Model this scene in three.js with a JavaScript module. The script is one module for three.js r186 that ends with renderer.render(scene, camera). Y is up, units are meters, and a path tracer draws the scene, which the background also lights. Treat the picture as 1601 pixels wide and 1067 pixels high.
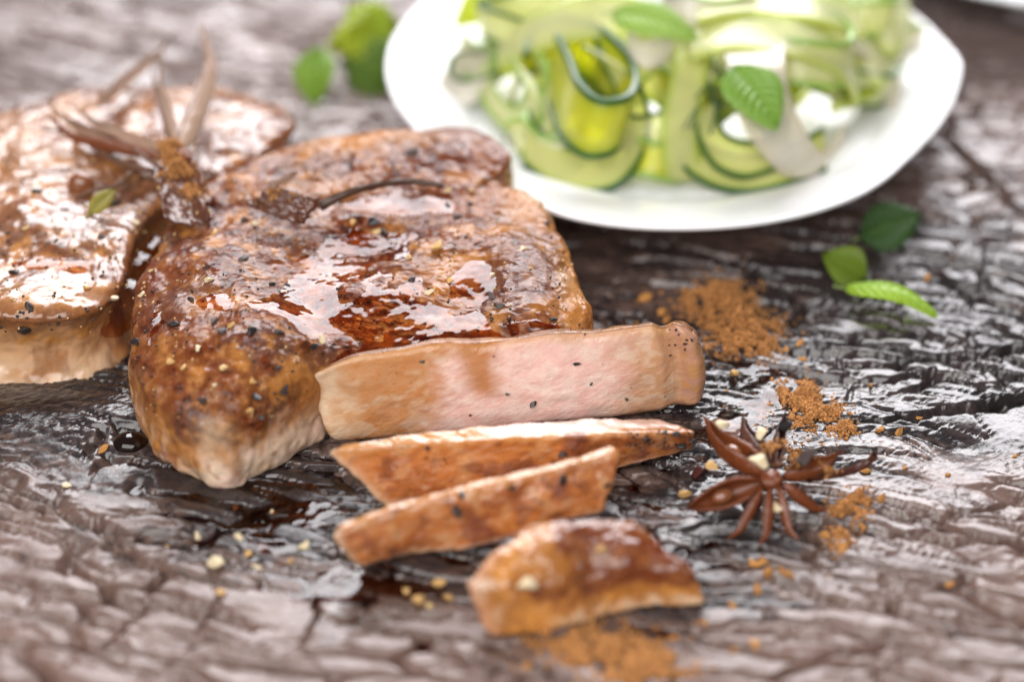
import * as THREE from 'three';
import { mergeGeometries, mergeVertices } from 'three/addons/utils/BufferGeometryUtils.js';
import { RectAreaLightUniformsLib } from 'three/addons/lights/RectAreaLightUniformsLib.js';

// ------------------------------------------------------------------ camera, light, exposure
const CM = 0.01, PITCH = 35 * Math.PI / 180, DIST = 42, FOV = 17;          // the scene is laid out in cm and stored in metres
const SP = Math.sin(PITCH), CP = Math.cos(PITCH);
const scene = new THREE.Scene();
const camera = new THREE.PerspectiveCamera(FOV, 1601 / 1067, 0.02, 20);
camera.position.set(0, DIST * SP * CM, DIST * CP * CM);
camera.lookAt(0, 0, 0);
camera.focus = 0.397; camera.userData.fStop = 5.6;

const renderer = new THREE.WebGLRenderer({ antialias: true });
renderer.toneMapping = THREE.LinearToneMapping;
renderer.toneMappingExposure = 1.46;
renderer.shadowMap.enabled = true;
RectAreaLightUniformsLib.init();
scene.background = new THREE.Color(0.08, 0.08, 0.09);                      // the pale room all around

function windowOrFill(name, label, pos, aim, w, h, power, tint, glow) {
  const g = new THREE.Group(); g.name = name; g.userData = { label, category: 'window' };
  g.position.set(pos[0] * CM, pos[1] * CM, pos[2] * CM);
  g.lookAt(aim[0] * CM, aim[1] * CM, aim[2] * CM);
  const pane = new THREE.Mesh(new THREE.BoxGeometry(w * CM, h * CM, 0.01), new THREE.MeshStandardMaterial({ color: 0x222222, roughness: 0.6, emissive: tint, emissiveIntensity: glow }));
  pane.name = 'pane'; pane.position.z = -0.02; g.add(pane);
  const wood = new THREE.MeshStandardMaterial({ color: 0xd8d4cc, roughness: 0.5 });
  for (const [x, y, a, b] of [[0, h / 2 + 3, w + 12, 6], [0, -h / 2 - 3, w + 12, 6], [-w / 2 - 3, 0, 6, h], [w / 2 + 3, 0, 6, h]]) {
    const f = new THREE.Mesh(new THREE.BoxGeometry(a * CM, b * CM, 0.04), wood); f.name = 'frame'; f.position.set(x * CM, y * CM, -0.01); g.add(f);
  }
  const l = new THREE.RectAreaLight(tint, power, w * CM, h * CM); l.rotation.y = Math.PI; g.add(l);
  scene.add(g);
}
windowOrFill('window', 'tall bright daylight window behind the table', [8, 70, -86], [0, 0, 0], 96, 60, 7.0, new THREE.Color(1, 0.985, 1.02), 1.0);
windowOrFill('window', 'broad unseen fill panel added on the viewer side of the table', [-30, 95, 95], [0, 0, 0], 150, 100, 3.0, new THREE.Color(1, 0.98, 0.96), 0.8);  // fill light added to brighten the near faces; unseen, a window only by name

// ------------------------------------------------------------------ numbers
let seed = 7;
const rnd = () => { seed = (seed + 0x6d2b79f5) | 0; let t = Math.imul(seed ^ (seed >>> 15), 1 | seed); t = (t + Math.imul(t ^ (t >>> 7), 61 | t)) ^ t; return ((t ^ (t >>> 14)) >>> 0) / 4294967296; };
const rr = (a, b) => a + (b - a) * rnd();
const { lerp, clamp } = THREE.MathUtils;
const ss = (a, b, x) => { const t = clamp((x - a) / (b - a), 0, 1); return t * t * (3 - 2 * t); };
const PERM = new Uint8Array(512);
{ const p = [...Array(256).keys()]; for (let i = 255; i > 0; i--) { const j = Math.floor(rnd() * (i + 1)); [p[i], p[j]] = [p[j], p[i]]; } for (let i = 0; i < 512; i++) PERM[i] = p[i & 255]; }
const G2 = []; for (let i = 0; i < 16; i++) G2.push(Math.cos(i * Math.PI / 8), Math.sin(i * Math.PI / 8));
function n2(x, y, per = 256) {                                             // gradient noise, about -0.8 .. 0.8
  let X = Math.floor(x), Y = Math.floor(y); const fx = x - X, fy = y - Y;
  const X1 = ((X + 1) % per + per) % per & 255, Y1 = ((Y + 1) % per + per) % per & 255; X = (X % per + per) % per & 255; Y = (Y % per + per) % per & 255;
  const u = fx * fx * fx * (fx * (fx * 6 - 15) + 10), v = fy * fy * fy * (fy * (fy * 6 - 15) + 10);
  const a = (PERM[PERM[X] + Y] & 15) * 2, b = (PERM[PERM[X1] + Y] & 15) * 2, c = (PERM[PERM[X] + Y1] & 15) * 2, d = (PERM[PERM[X1] + Y1] & 15) * 2;
  const p = G2[a] * fx + G2[a + 1] * fy, q = G2[b] * (fx - 1) + G2[b + 1] * fy, r = G2[c] * fx + G2[c + 1] * (fy - 1), s = G2[d] * (fx - 1) + G2[d + 1] * (fy - 1);
  return 1.3 * (p + u * (q - p) + v * (r + u * (s - r) - p - u * (q - p)));
}
function n3(x, y, z) {
  const X = Math.floor(x), Y = Math.floor(y), Z = Math.floor(z), fx = x - X, fy = y - Y, fz = z - Z;
  const u = fx * fx * (3 - 2 * fx), v = fy * fy * (3 - 2 * fy), w = fz * fz * (3 - 2 * fz);
  const g = (i, j, k) => { const h = PERM[PERM[PERM[(X + i) & 255] + ((Y + j) & 255)] + ((Z + k) & 255)] & 15, a = fx - i, b = fy - j, c = fz - k; const p = h < 8 ? a : b, q = h < 4 ? b : h === 12 || h === 14 ? a : c; return ((h & 1) ? -p : p) + ((h & 2) ? -q : q); };
  const m = (a, b, t) => a + t * (b - a);
  return m(m(m(g(0, 0, 0), g(1, 0, 0), u), m(g(0, 1, 0), g(1, 1, 0), u), v), m(m(g(0, 0, 1), g(1, 0, 1), u), m(g(0, 1, 1), g(1, 1, 1), u), v), w);
}
const f3 = (x, y, z, o = 3) => { let s = 0, a = 1; for (let i = 0; i < o; i++) { s += a * n3(x, y, z); x = x * 2.03 + 5; y = y * 2.03 + 3; z = z * 2.03 + 9; a *= 0.5; } return s; };
const f2 = (x, y, o = 3) => { let s = 0, a = 1; for (let i = 0; i < o; i++) { s += a * n2(x, y); x = x * 2.03 + 5.3; y = y * 2.03 + 3.1; a *= 0.5; } return s; };
const W = { e: 0, id: 0, dx: 0, dy: 0 };
function worley(x, y) {                                                    // W.e = distance to the cell's edge, W.id = the cell's random number
  const X = Math.floor(x), Y = Math.floor(y); let a = 9, b = 9, id = 0;
  for (let i = -1; i < 2; i++) for (let j = -1; j < 2; j++) {
    const h = PERM[PERM[(X + i) & 255] + ((Y + j) & 255)], k = PERM[h + 91], dx = X + i + 0.1 + 0.8 * h / 255 - x, dy = Y + j + 0.1 + 0.8 * k / 255 - y, d = Math.sqrt(dx * dx + dy * dy);
    if (d < a) { b = a; a = d; id = PERM[k + 37]; W.dx = dx; W.dy = dy; } else if (d < b) b = d;
  }
  W.e = b - a; W.id = id / 255;
}

// ------------------------------------------------------------------ reading places off the photograph
const TF = Math.tan(FOV / 2 * Math.PI / 180) / 533.5, EYE = [0, DIST * SP, DIST * CP];
const ray = (px, py) => { const x = (px - 800.5) * TF, y = (533.5 - py) * TF; return [x, y * CP - SP, -y * SP - CP]; };
const V = (x, y, z) => new THREE.Vector3(x, y, z);
const P = (px, py, h = 0) => { const d = ray(px, py), t = (h - EYE[1]) / d[1]; return V(EYE[0] + t * d[0], h, EYE[2] + t * d[2]); };       // the point at height h
const Z = (px, py, z) => { const d = ray(px, py), t = (z - EYE[2]) / d[2]; return V(EYE[0] + t * d[0], EYE[1] + t * d[1], z); };           // the point at depth z
const scaleAt = (p) => 1 / (TF * ((EYE[1] - p.y) * SP + (EYE[2] - p.z) * CP));
const blobs = (list, h = 0) => list.map(([px, py, rx, ry, v]) => { const p = P(px, py, h), s = scaleAt(p); return [p.x, p.z, s / rx, s * SP / ry, v]; });
function field(bs, x, z) { let s = 0; for (const b of bs) { const dx = (x - b[0]) * b[2], dz = (z - b[1]) * b[3], d = dx * dx + dz * dz; if (d < 5) s += b[4] * Math.exp(-d); } return s; }
const mix3 = (a, b, t) => { t = clamp(t, 0, 1); return [a[0] + (b[0] - a[0]) * t, a[1] + (b[1] - a[1]) * t, a[2] + (b[2] - a[2]) * t]; };

// ------------------------------------------------------------------ names and labels
const used = new Map();
const numbered = (n) => { const k = used.get(n) ?? 0; used.set(n, k + 1); return k ? n + '_' + String(k).padStart(3, '0') : n; };
function tag(o, label, category, group, kind) { if (label) o.userData.label = label; if (category) o.userData.category = category; if (group) o.userData.group = group; if (kind) o.userData.kind = kind; return o; }
const mesh = (name, geo, mat, parent) => { const m = new THREE.Mesh(geo, mat); m.castShadow = m.receiveShadow = true; m.name = (parent && parent !== scene) ? name : numbered(name); (parent ?? scene).add(m); return m; };
function thing(name, pos, label, category, group) { const g = new THREE.Group(); g.name = numbered(name); g.position.copy(pos).multiplyScalar(CM); scene.add(g); return tag(g, label, category, group); }
function geom(pos, idx, uv, col) {                                         // cm in, metres out
  const g = new THREE.BufferGeometry(), a = pos instanceof Float32Array ? pos : Float32Array.from(pos);
  for (let i = 0; i < a.length; i++) a[i] *= CM;
  g.setAttribute('position', new THREE.BufferAttribute(a, 3));
  if (uv) g.setAttribute('uv', new THREE.BufferAttribute(Float32Array.from(uv), 2));
  if (col) g.setAttribute('color', new THREE.BufferAttribute(Float32Array.from(col), 3));
  g.setIndex(new THREE.BufferAttribute(Uint32Array.from(idx), 1));
  g.computeVertexNormals();
  return g;
}

// ------------------------------------------------------------------ small textures
function tile(size, fn, srgb) {
  const d = new Uint8Array(size * size * 4);
  for (let y = 0; y < size; y++) for (let x = 0; x < size; x++) { const v = fn(x / size, y / size), o = (y * size + x) * 4; for (let c = 0; c < 3; c++) d[o + c] = clamp(v[c] ?? v[0], 0, 1) * 255; d[o + 3] = 255; }
  const t = new THREE.DataTexture(d, size, size); t.wrapS = t.wrapT = THREE.RepeatWrapping; t.magFilter = THREE.LinearFilter; t.minFilter = THREE.LinearMipmapLinearFilter; if (srgb) t.colorSpace = THREE.SRGBColorSpace; t.needsUpdate = true; return t;
}
const grainTile = tile(512, (u, v) => [0.5 + 0.22 * n2(u * 32, v * 32, 32) + 0.22 * n2(u * 64 + 9, v * 64, 64) + 0.2 * n2(u * 128, v * 128 + 5, 128)]);
const fibreTile = tile(512, (u, v) => { const w = 0.25 * n2(u * 8, v * 8, 8); return [0.5 + 0.3 * n2(u * 12, (v * 1 + w * 0.06) * 72, 72) + 0.18 * n2(u * 64, v * 96, 96) + 0.16 * n2(u * 120, v * 120, 120)]; });
const glossTile = tile(512, (u, v) => { const a = n2(u * 6, v * 6, 6) + 0.6 * n2(u * 14 + 3, v * 14, 14) + 0.4 * n2(u * 40, v * 40, 40); return [1, 0.62 - 0.42 * ss(-0.2, 0.5, a), 0]; });

// ------------------------------------------------------------------ the weathered wood
const DARK = blobs([[1150, 480, 420, 150, 0.5], [1450, 540, 300, 150, 0.85], [60, 640, 280, 84, 1.1], [330, 740, 190, 70, 0.65], [430, 800, 210, 80, 0.5], [700, 860, 300, 90, 0.7], [1150, 790, 200, 100, 0.75], [1240, 640, 220, 90, 0.55], [1500, 640, 200, 90, 0.5], [1030, 930, 180, 60, 0.5], [1500, 380, 200, 120, 0.5], [200, 800, 50, 22, -0.5], [1420, 690, 150, 40, -0.35], [1450, 790, 160, 40, -0.45]]);  // patches where the board colour goes darker
const CHARRED = blobs([[60, 640, 260, 70, 1.2], [1400, 690, 200, 60, 0.8], [1100, 700, 120, 90, 0.8], [260, 690, 60, 60, 0.8], [1520, 560, 160, 70, 0.3]]);
const SMOOTHED = blobs([[1450, 720, 170, 70, 0.9], [1400, 640, 130, 30, 0.6], [60, 650, 250, 50, 1], [190, 775, 60, 30, 0.8], [80, 830, 90, 25, 0.5]]);
const BROWN = blobs([[380, 800, 190, 70, 1], [640, 880, 240, 60, 0.8], [1150, 860, 200, 50, 0.7], [600, 960, 120, 30, 0.6]]);
const HOLES = blobs([[216, 764, 13, 9, 0.25], [20, 763, 16, 7, 0.15], [205, 692, 24, 14, 0.16], [1508, 690, 42, 26, 0.2], [1480, 735, 40, 20, 0.05], [1585, 790, 40, 20, 0.12]]);
const STEP = blobs([[0, 655, 120, 62, 0.2], [120, 660, 130, 60, 0.2], [215, 650, 70, 60, 0.16]]);
const CRACKS = [
  [[-40, 772, 8], [60, 800, 9], [150, 825, 10], [219, 845, 8], [330, 872, 7], [450, 905, 6], [560, 930, 3]],
  [[-40, 995, 7], [120, 1012, 8], [270, 1030, 9], [420, 1045, 7], [560, 1062, 6]], [[-20, 905, 6], [110, 925, 7], [260, 950, 6], [400, 985, 4]],
  [[1240, 548, 7], [1330, 556, 11], [1420, 566, 8], [1500, 560, 9], [1640, 540, 12]], [[1270, 590, 4], [1380, 598, 6], [1460, 585, 7]], [[1400, 655, 5], [1490, 640, 10], [1560, 632, 14], [1640, 612, 14]],
  [[1200, 655, 3], [1330, 662, 5], [1450, 652, 4]], [[1370, 798, 6], [1430, 806, 5], [1530, 796, 4], [1600, 770, 5]], [[1290, 820, 4], [1400, 838, 7], [1500, 848, 9], [1640, 852, 10]], [[1200, 905, 5], [1300, 940, 8], [1420, 962, 7], [1560, 982, 11], [1640, 985, 9]],
  [[1160, 985, 4], [1290, 1008, 7], [1420, 1030, 6], [1620, 1045, 7]], [[1450, 420, 8], [1530, 470, 10], [1640, 490, 9]], [[1470, 205, 10], [1530, 265, 12], [1590, 330, 10], [1640, 360, 9]], [[1510, 135, 8], [1560, 140, 10], [1640, 128, 8]],
  [[30, 60, 9], [200, 85, 12], [380, 130, 10], [520, 150, 8]], [[380, 40, 9], [450, 58, 10], [540, 40, 8]], [[-30, 110, 10], [120, 128, 8]], [[470, 905, 3], [500, 960, 4], [470, 1010, 3]], [[240, 905, 3], [230, 950, 3], [160, 1010, 4]], [[330, 885, 3], [345, 935, 4], [310, 990, 3]],
].map((c) => c.map(([px, py, w]) => { const p = P(px, py, 0); return [p.x, p.z, w / scaleAt(p) * 0.75]; }));
const CRACKBOX = CRACKS.map((c) => [Math.min(...c.map((p) => p[0])) - 0.4, Math.max(...c.map((p) => p[0])) + 0.4, Math.min(...c.map((p) => p[1])) - 0.4, Math.max(...c.map((p) => p[1])) + 0.4]);
const gr = { h: 0, low: 0, dark: 0, brown: 0, tone: 0, spot: 0, gran: 0 };
function ground(x, z, deep = true) {
  const wob = n2(x * 0.5, z * 0.5), fan = 0.22 + 0.1 * n2(x * 0.12 + 3, z * 0.12);
  const u = x + 0.5 * wob, v = z - fan * x + 0.3 * n2(x * 0.45 + 8, z * 0.45) + 0.07 * n2(x * 2.1, z * 2.1) + 0.035 * n2(x * 5, z * 5);
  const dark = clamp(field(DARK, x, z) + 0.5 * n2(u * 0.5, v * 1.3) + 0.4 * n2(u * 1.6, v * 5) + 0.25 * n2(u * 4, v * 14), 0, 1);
  const gran = clamp(field(CHARRED, x, z), 0, 1), smo = clamp(field(SMOOTHED, x, z), 0, 1), step = field(STEP, x, z);
  const low = 0.07 * n2(x * 0.3, z * 0.3) + step;
  let h = low;
  worley(u / 2.3, v / 0.55); const e1 = W.e, id1 = W.id, m1 = ss(-0.35, 0.3, n2(u * 0.4 + 7, v * 0.6)) * (1 - 0.9 * smo);
  worley(u / 0.62 + 31, v / 0.2 + 17); const e2 = W.e, id2 = W.id, m2 = ss(-0.25, 0.45, n2(u * 0.7 + 2, v * 0.9 + 5)) * (1 - 0.85 * smo);
  h += (0.05 * ss(0, 0.45, e1) - 0.28 * (1 - ss(0.0, 0.1, e1)) + 0.05 * (id1 - 0.5)) * m1 + (0.012 * ss(0, 0.4, e2) - 0.05 * (1 - ss(0, 0.1, e2)) + 0.022 * (id2 - 0.5)) * m2 * (1 - 0.25 * ss(3, 7, z));
  worley(u / 1.45 + 71, v / 0.5 + 53); { const t1 = (W.id - 0.5), t2 = ((W.id * 37.7) % 1) - 0.5, k = 1.15 * (1 - 0.75 * smo) * ss(0, 0.25, W.e); h += k * (0.13 * t1 * W.dy + 0.12 * t2 * W.dx); h -= 0.1 * (1 - ss(0, 0.07, W.e)) * (1 - smo) * ss(-0.2, 0.2, n2(u * 0.8 + 30, v * 1.3)); }
  const a3 = Math.abs(n2(u * 0.16 + 40, v * 1.15)); h -= 0.14 * (1 - ss(0.01, 0.075, a3)) * ss(-0.2, 0.3, n2(u * 0.5, v * 0.5 + 60)) * (1 - 0.8 * smo);
  const grain = n2(u * 0.7, v * 8) * 0.55 + n2(u * 1.6, v * 21) * 0.45 + n2(u * 3, v * 48) * 0.4; h += 0.0028 * grain * (1 - 0.5 * gran) + 0.03 * n2(x * 0.8 + 4, z * 1.3) * (1 - 0.7 * smo) + 0.003 * n2(u * 3, v * 6);
  if (deep) {
    h += gran * (0.016 * n2(x * 7, z * 7) + 0.013 * n2(x * 15, z * 15)) + 0.0012 * n2(x * 11, z * 11) + 0.01 * Math.min(0, n2(x * 9 + 50, z * 9) + 0.25) * ss(-0.1, 0.4, n2(x * 0.9, z * 0.9 + 70));
    h -= field(HOLES, x, z);
    const jx = x + 0.06 * n2(x * 4, z * 4), jz = z + 0.08 * n2(x * 3 + 9, z * 3) + 0.03 * n2(x * 9, z * 9);
    for (let c = 0; c < CRACKS.length; c++) {
      const b = CRACKBOX[c]; if (x < b[0] || x > b[1] || z < b[2] || z > b[3]) continue;
      const q = CRACKS[c];
      for (let i = 0; i + 1 < q.length; i++) {
        const ax = q[i][0], az = q[i][1], dx = q[i + 1][0] - ax, dz = q[i + 1][1] - az, t = clamp(((jx - ax) * dx + (jz - az) * dz) / (dx * dx + dz * dz), 0, 1), d = Math.hypot(jx - ax - t * dx, jz - az - t * dz), w = lerp(q[i][2], q[i + 1][2], t);
        if (d < w * 2) h -= (0.1 + w * 1.2) * (1 - ss(0.25 * w, 1.5 * w, d)) * 0.9;
      }
    }
  }
  gr.h = h; gr.low = low; gr.dark = dark; gr.gran = gran; gr.brown = clamp(field(BROWN, x, z), 0, 1); gr.tone = id1 * 0.5 + id2 * 0.3 + 0.5 * grain + 0.3 * n2(x * 0.7, z * 0.9); gr.spot = n2(x * 5, z * 5) + 0.7 * n2(x * 13, z * 13);
  return h;
}
const TX0 = -16, TX1 = 16, TZ0 = -19, TZ1 = 12;
function woodTextures() {
  const N = 2048, col = new Uint8Array(N * N * 4), ro = new Uint8Array(N * N * 4), enc = (v) => 255 * Math.pow(clamp(v, 0, 1), 1 / 2.2);
  for (let j = 0; j < N; j++) for (let i = 0; i < N; i++) {
    const x = lerp(TX0, TX1, (i + 0.5) / N), z = lerp(TZ0, TZ1, (j + 0.5) / N);
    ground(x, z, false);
    const t = clamp(gr.tone, 0, 1.2);
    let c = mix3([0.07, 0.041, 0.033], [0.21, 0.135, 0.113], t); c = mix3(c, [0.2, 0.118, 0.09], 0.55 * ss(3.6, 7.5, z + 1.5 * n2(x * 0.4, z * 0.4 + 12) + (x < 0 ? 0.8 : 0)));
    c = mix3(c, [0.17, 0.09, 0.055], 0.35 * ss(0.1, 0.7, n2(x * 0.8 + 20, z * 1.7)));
    c = mix3(c, [0.3, 0.235, 0.22], 0.45 * ss(-5, -9, z + 0.35 * x + 2.2 * n2(x * 0.5, z * 0.5 + 30)));  // glare on the far left wood, painted in as a paler colour
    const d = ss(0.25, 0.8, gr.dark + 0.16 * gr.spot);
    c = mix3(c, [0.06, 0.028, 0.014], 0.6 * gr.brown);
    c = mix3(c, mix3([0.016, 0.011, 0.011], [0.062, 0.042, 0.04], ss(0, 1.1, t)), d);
    c = mix3(c, [0.012, 0.01, 0.011], 0.8 * ss(0.25, 0.7, gr.gran * (0.45 + 1.5 * n2(x * 8, z * 11) + 1.5 * n2(x * 17, z * 23))));
    const o = (j * N + i) * 4; col[o] = enc(c[0]); col[o + 1] = enc(c[1]); col[o + 2] = enc(c[2]); col[o + 3] = 255;
    const r = lerp(0.25, 0.16, d) + 0.08 * gr.spot + 0.12 * ss(-0.1, 0.5, n2(x * 0.7 + 9, z * 1.1)) + 0.2 * ss(3.6, 7, z - 0.12 * x) * (0.5 + 0.5 * d) + 0.08 * (0.5 - t) - 0.1 * gr.brown;
    ro[o] = 255; ro[o + 1] = clamp(r, 0.1, 0.85) * 255; ro[o + 2] = 0; ro[o + 3] = 255;
  }
  const mk = (d, srgb) => { const q = new THREE.DataTexture(d, N, N); q.wrapS = q.wrapT = THREE.MirroredRepeatWrapping; q.magFilter = THREE.LinearFilter; if (srgb) q.colorSpace = THREE.SRGBColorSpace; q.needsUpdate = true; return q; };
  return [mk(col, true), mk(ro, false)];
}
const GRIDC = 0.05, GX = -15, GZ = -18, GW = 600, GH = 580, GRID = new Float32Array(GW * GH).fill(-9);   // the highest surface above each spot of the board, to rest crumbs on
function note(x, y, z) { const i = Math.floor((x - GX) / GRIDC), j = Math.floor((z - GZ) / GRIDC); if (i >= 0 && j >= 0 && i < GW && j < GH && GRID[j * GW + i] < y) GRID[j * GW + i] = y; }
const top = (x, z) => { const i = Math.floor((x - GX) / GRIDC), j = Math.floor((z - GZ) / GRIDC); return i >= 0 && j >= 0 && i < GW && j < GH ? GRID[j * GW + i] : -9; };
function hit(px, py) { let last = P(px, py, 0); for (let h = 3.6; h > -0.4; h -= 0.015) { const p = P(px, py, h); if (top(p.x, p.z) >= h) return p; last = p; } return last; }
const noteGeo = (g, o = V(0, 0, 0)) => { const p = g.attributes.position; for (let i = 0; i < p.count; i++) note(p.getX(i) / CM + o.x, p.getY(i) / CM + o.y, p.getZ(i) / CM + o.z); };
{
  const xs = [], zs = [];
  for (let x = -60; x < -14; x += 2.5) xs.push(x); for (let x = -14; x < 14; x += 0.045) xs.push(x); for (let x = 14; x <= 60; x += 2.5) xs.push(x);
  for (let z = -62; z < -17; z += 2.5) zs.push(z); for (let z = -17; z < -4; z += 0.055) zs.push(z); for (let z = -4; z < 10.6; z += 0.042) zs.push(z); for (let z = 10.6; z < 45; z += 2.5) zs.push(z);
  const nx = xs.length, nz = zs.length, pos = new Float32Array(nx * nz * 3), uv = new Float32Array(nx * nz * 2), uv1 = new Float32Array(nx * nz * 2), idx = new Uint32Array((nx - 1) * (nz - 1) * 6);
  let k = 0;
  for (let j = 0; j < nz; j++) for (let i = 0; i < nx; i++) {
    const x = xs[i], z = zs[j], y = ground(x, z), n = j * nx + i;
    pos[n * 3] = x; pos[n * 3 + 1] = y; pos[n * 3 + 2] = z; uv[n * 2] = (x - TX0) / (TX1 - TX0); uv[n * 2 + 1] = (z - TZ0) / (TZ1 - TZ0); uv1[n * 2] = x / 2.6; uv1[n * 2 + 1] = z / 2.6; note(x, y, z);
    if (i + 1 < nx && j + 1 < nz) { idx[k++] = n; idx[k++] = n + nx; idx[k++] = n + 1; idx[k++] = n + 1; idx[k++] = n + nx; idx[k++] = n + nx + 1; }
  }
  for (let j = 1; j < GH; j++) for (let i = 0; i < GW; i++) if (GRID[j * GW + i] < -5) GRID[j * GW + i] = GRID[(j - 1) * GW + i];
  const g = geom(pos, idx, uv); g.setAttribute('uv1', new THREE.BufferAttribute(uv1, 2));
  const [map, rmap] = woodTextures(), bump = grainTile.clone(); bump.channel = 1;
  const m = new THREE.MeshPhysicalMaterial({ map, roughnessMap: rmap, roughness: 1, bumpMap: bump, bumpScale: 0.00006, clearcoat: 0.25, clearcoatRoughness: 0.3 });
  tag(mesh('table_top', g, m), 'weathered cracked grey brown wooden board, darker in the middle', null, null, 'structure');
}
const BARE = GRID.slice();                                                 // the board alone

// ------------------------------------------------------------------ meat
const meatMat = (o = {}) => new THREE.MeshPhysicalMaterial({ vertexColors: true, roughness: 0.5, roughnessMap: glossTile, bumpMap: grainTile, bumpScale: 0.00005, ...o });
const crustMat = meatMat({ roughness: 0.55, specularIntensity: 0.55 }), leftMat = meatMat({ roughness: 0.5, clearcoat: 0.5, clearcoatRoughness: 0.2 }), sliceMat = meatMat({ roughness: 0.55, clearcoat: 0.45, clearcoatRoughness: 0.12 }), cutMat = meatMat({ roughness: 0.6, bumpMap: fibreTile, bumpScale: 0.00007 });
const C = { red: [0.15, 0.03, 0.008], brown: [0.2, 0.06, 0.016], dark: [0.03, 0.01, 0.006], purple: [0.115, 0.042, 0.026], gold: [0.58, 0.24, 0.05], tan: [0.52, 0.26, 0.11], cream: [0.68, 0.5, 0.34], pink: [0.84, 0.54, 0.47], pale: [0.78, 0.6, 0.47] };
function crust(x, y, z, s = 1) {
  const a = f3(x * 0.7, y * 0.7, z * 0.7), b = f3(x * 2.1 + 9, y * 2.1, z * 2.1), c = n3(x * 7, y * 7, z * 7), d = n3(x * 17, y * 17, z * 17);
  let k = mix3(C.brown, C.purple, ss(-0.15, 0.35, a));
  k = mix3(k, C.red, 0.85 * ss(0, 0.4, b)); k = mix3(k, C.gold, 0.5 * ss(0.0, 0.7, -b + 0.4 * c + 0.3 * d) * s);
  const e = n3(x * 33, y * 33, z * 33); k = mix3(k, C.tan, 0.35 * ss(0.1, 0.55, c * 0.7 + 0.5 * d + 0.4 * e)); k = mix3(k, C.dark, 0.45 * ss(0.15, 0.5, -0.5 * c + 0.5 * d - 0.5 * e)); k = mix3(k, C.dark, 0.85 * ss(0.2, 0.5, b * 0.6 - c * 0.5 + 0.45 * d));
  return k;
}
// A slab of meat with a closed outline: rings from the middle out over the rounded rim and down the side.
function steak(o) {
  const pts = o.outline.map(([px, py, h]) => P(px, py, h)), curve = new THREE.CatmullRomCurve3(pts, true, 'catmullrom', 0.5), nt = o.nt, nr = o.nr, ns = o.ns;
  const rim = curve.getSpacedPoints(nt); rim.pop();
  const c = V(0, 0, 0); for (const p of rim) c.add(p); c.divideScalar(nt); if (o.centre) c.copy(o.centre);
  const pos = [], rho = [], side = [];
  const sideCurve = (t) => o.profile ? o.profile(t) : 0.16 * Math.sin(Math.PI * t) - 0.3 * t * t;
  for (let i = 1; i <= nr; i++) { const r = 1 - Math.pow(1 - i / nr, 1.35); for (const p of rim) {
    const x = lerp(c.x, p.x, r), z = lerp(c.z, p.z, r), w = Math.pow(Math.max(0, 1 - Math.pow(r, o.round ?? 5)), 0.5);
    pos.push(x, p.y + (o.height(x, z) - p.y) * w, z); rho.push(r); side.push(0); } }
  for (let j = 1; j <= ns; j++) { const t = j / ns; for (let i = 0; i < nt; i++) {
    const p = rim[i], q = rim[(i + 1) % nt], m = rim[(i + nt - 1) % nt], dx = q.z - m.z, dz = m.x - q.x, L = Math.hypot(dx, dz) || 1, f = -sideCurve(t) * (p.y / 1.4) * o.out;
    pos.push(p.x + dx / L * f, p.y * (1 - t) + 0.02 * t, p.z + dz / L * f); rho.push(1); side.push(t); } }
  const nRing = nr + ns, mid = pos.length / 3; pos.push(c.x, o.height(c.x, c.z), c.z); rho.push(0); side.push(0); const low = pos.length / 3; pos.push(c.x, 0.03, c.z); rho.push(1); side.push(1);
  const idx = []; const up = o.out;
  for (let k = 0; k + 1 < nRing; k++) for (let i = 0; i < nt; i++) { const a = k * nt + i, b = k * nt + (i + 1) % nt, d = a + nt, e = b + nt; if (up > 0) idx.push(a, b, d, b, e, d); else idx.push(a, d, b, b, d, e); }
  for (let i = 0; i < nt; i++) { const a = i, b = (i + 1) % nt, l = (nRing - 1) * nt; if (up > 0) { idx.push(mid, b, a); idx.push(low, l + a, l + b); } else { idx.push(mid, a, b); idx.push(low, l + b, l + a); } }
  let g = geom(pos, idx), n = g.attributes.normal, p = Float32Array.from(pos), col = [], uv = [];
  for (let i = 0; i < p.length / 3; i++) {
    const x = pos[i * 3] / 1, y = pos[i * 3 + 1], z = pos[i * 3 + 2], d = o.rough(x, y, z, rho[i], side[i]);
    p[i * 3] = x + n.getX(i) * d; p[i * 3 + 1] = Math.max(y + n.getY(i) * d, 0.01); p[i * 3 + 2] = z + n.getZ(i) * d;
    uv.push((x + 0.35 * y) / 2.2, (z + 0.95 * y) / 2.2); col.push(...o.color(p[i * 3], p[i * 3 + 1], p[i * 3 + 2], rho[i], side[i], n.getY(i)));
  }
  for (let i = 0; i < p.length / 3; i++) note(p[i * 3], p[i * 3 + 1], p[i * 3 + 2]);
  return geom(p, idx, uv, col);
}
const lump = (x, y, z, a = 1) => a * (0.07 * f3(x * 1.1, y * 1.1, z * 1.1, 2) + 0.04 * f3(x * 2.7 + 4, y * 2.7, z * 2.7, 2) + 0.02 * (0.4 - Math.abs(n3(x * 5, y * 5, z * 5 + 3))) + 0.012 * n3(x * 9, y * 9, z * 9) + 0.006 * n3(x * 19, y * 19, z * 19));

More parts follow.
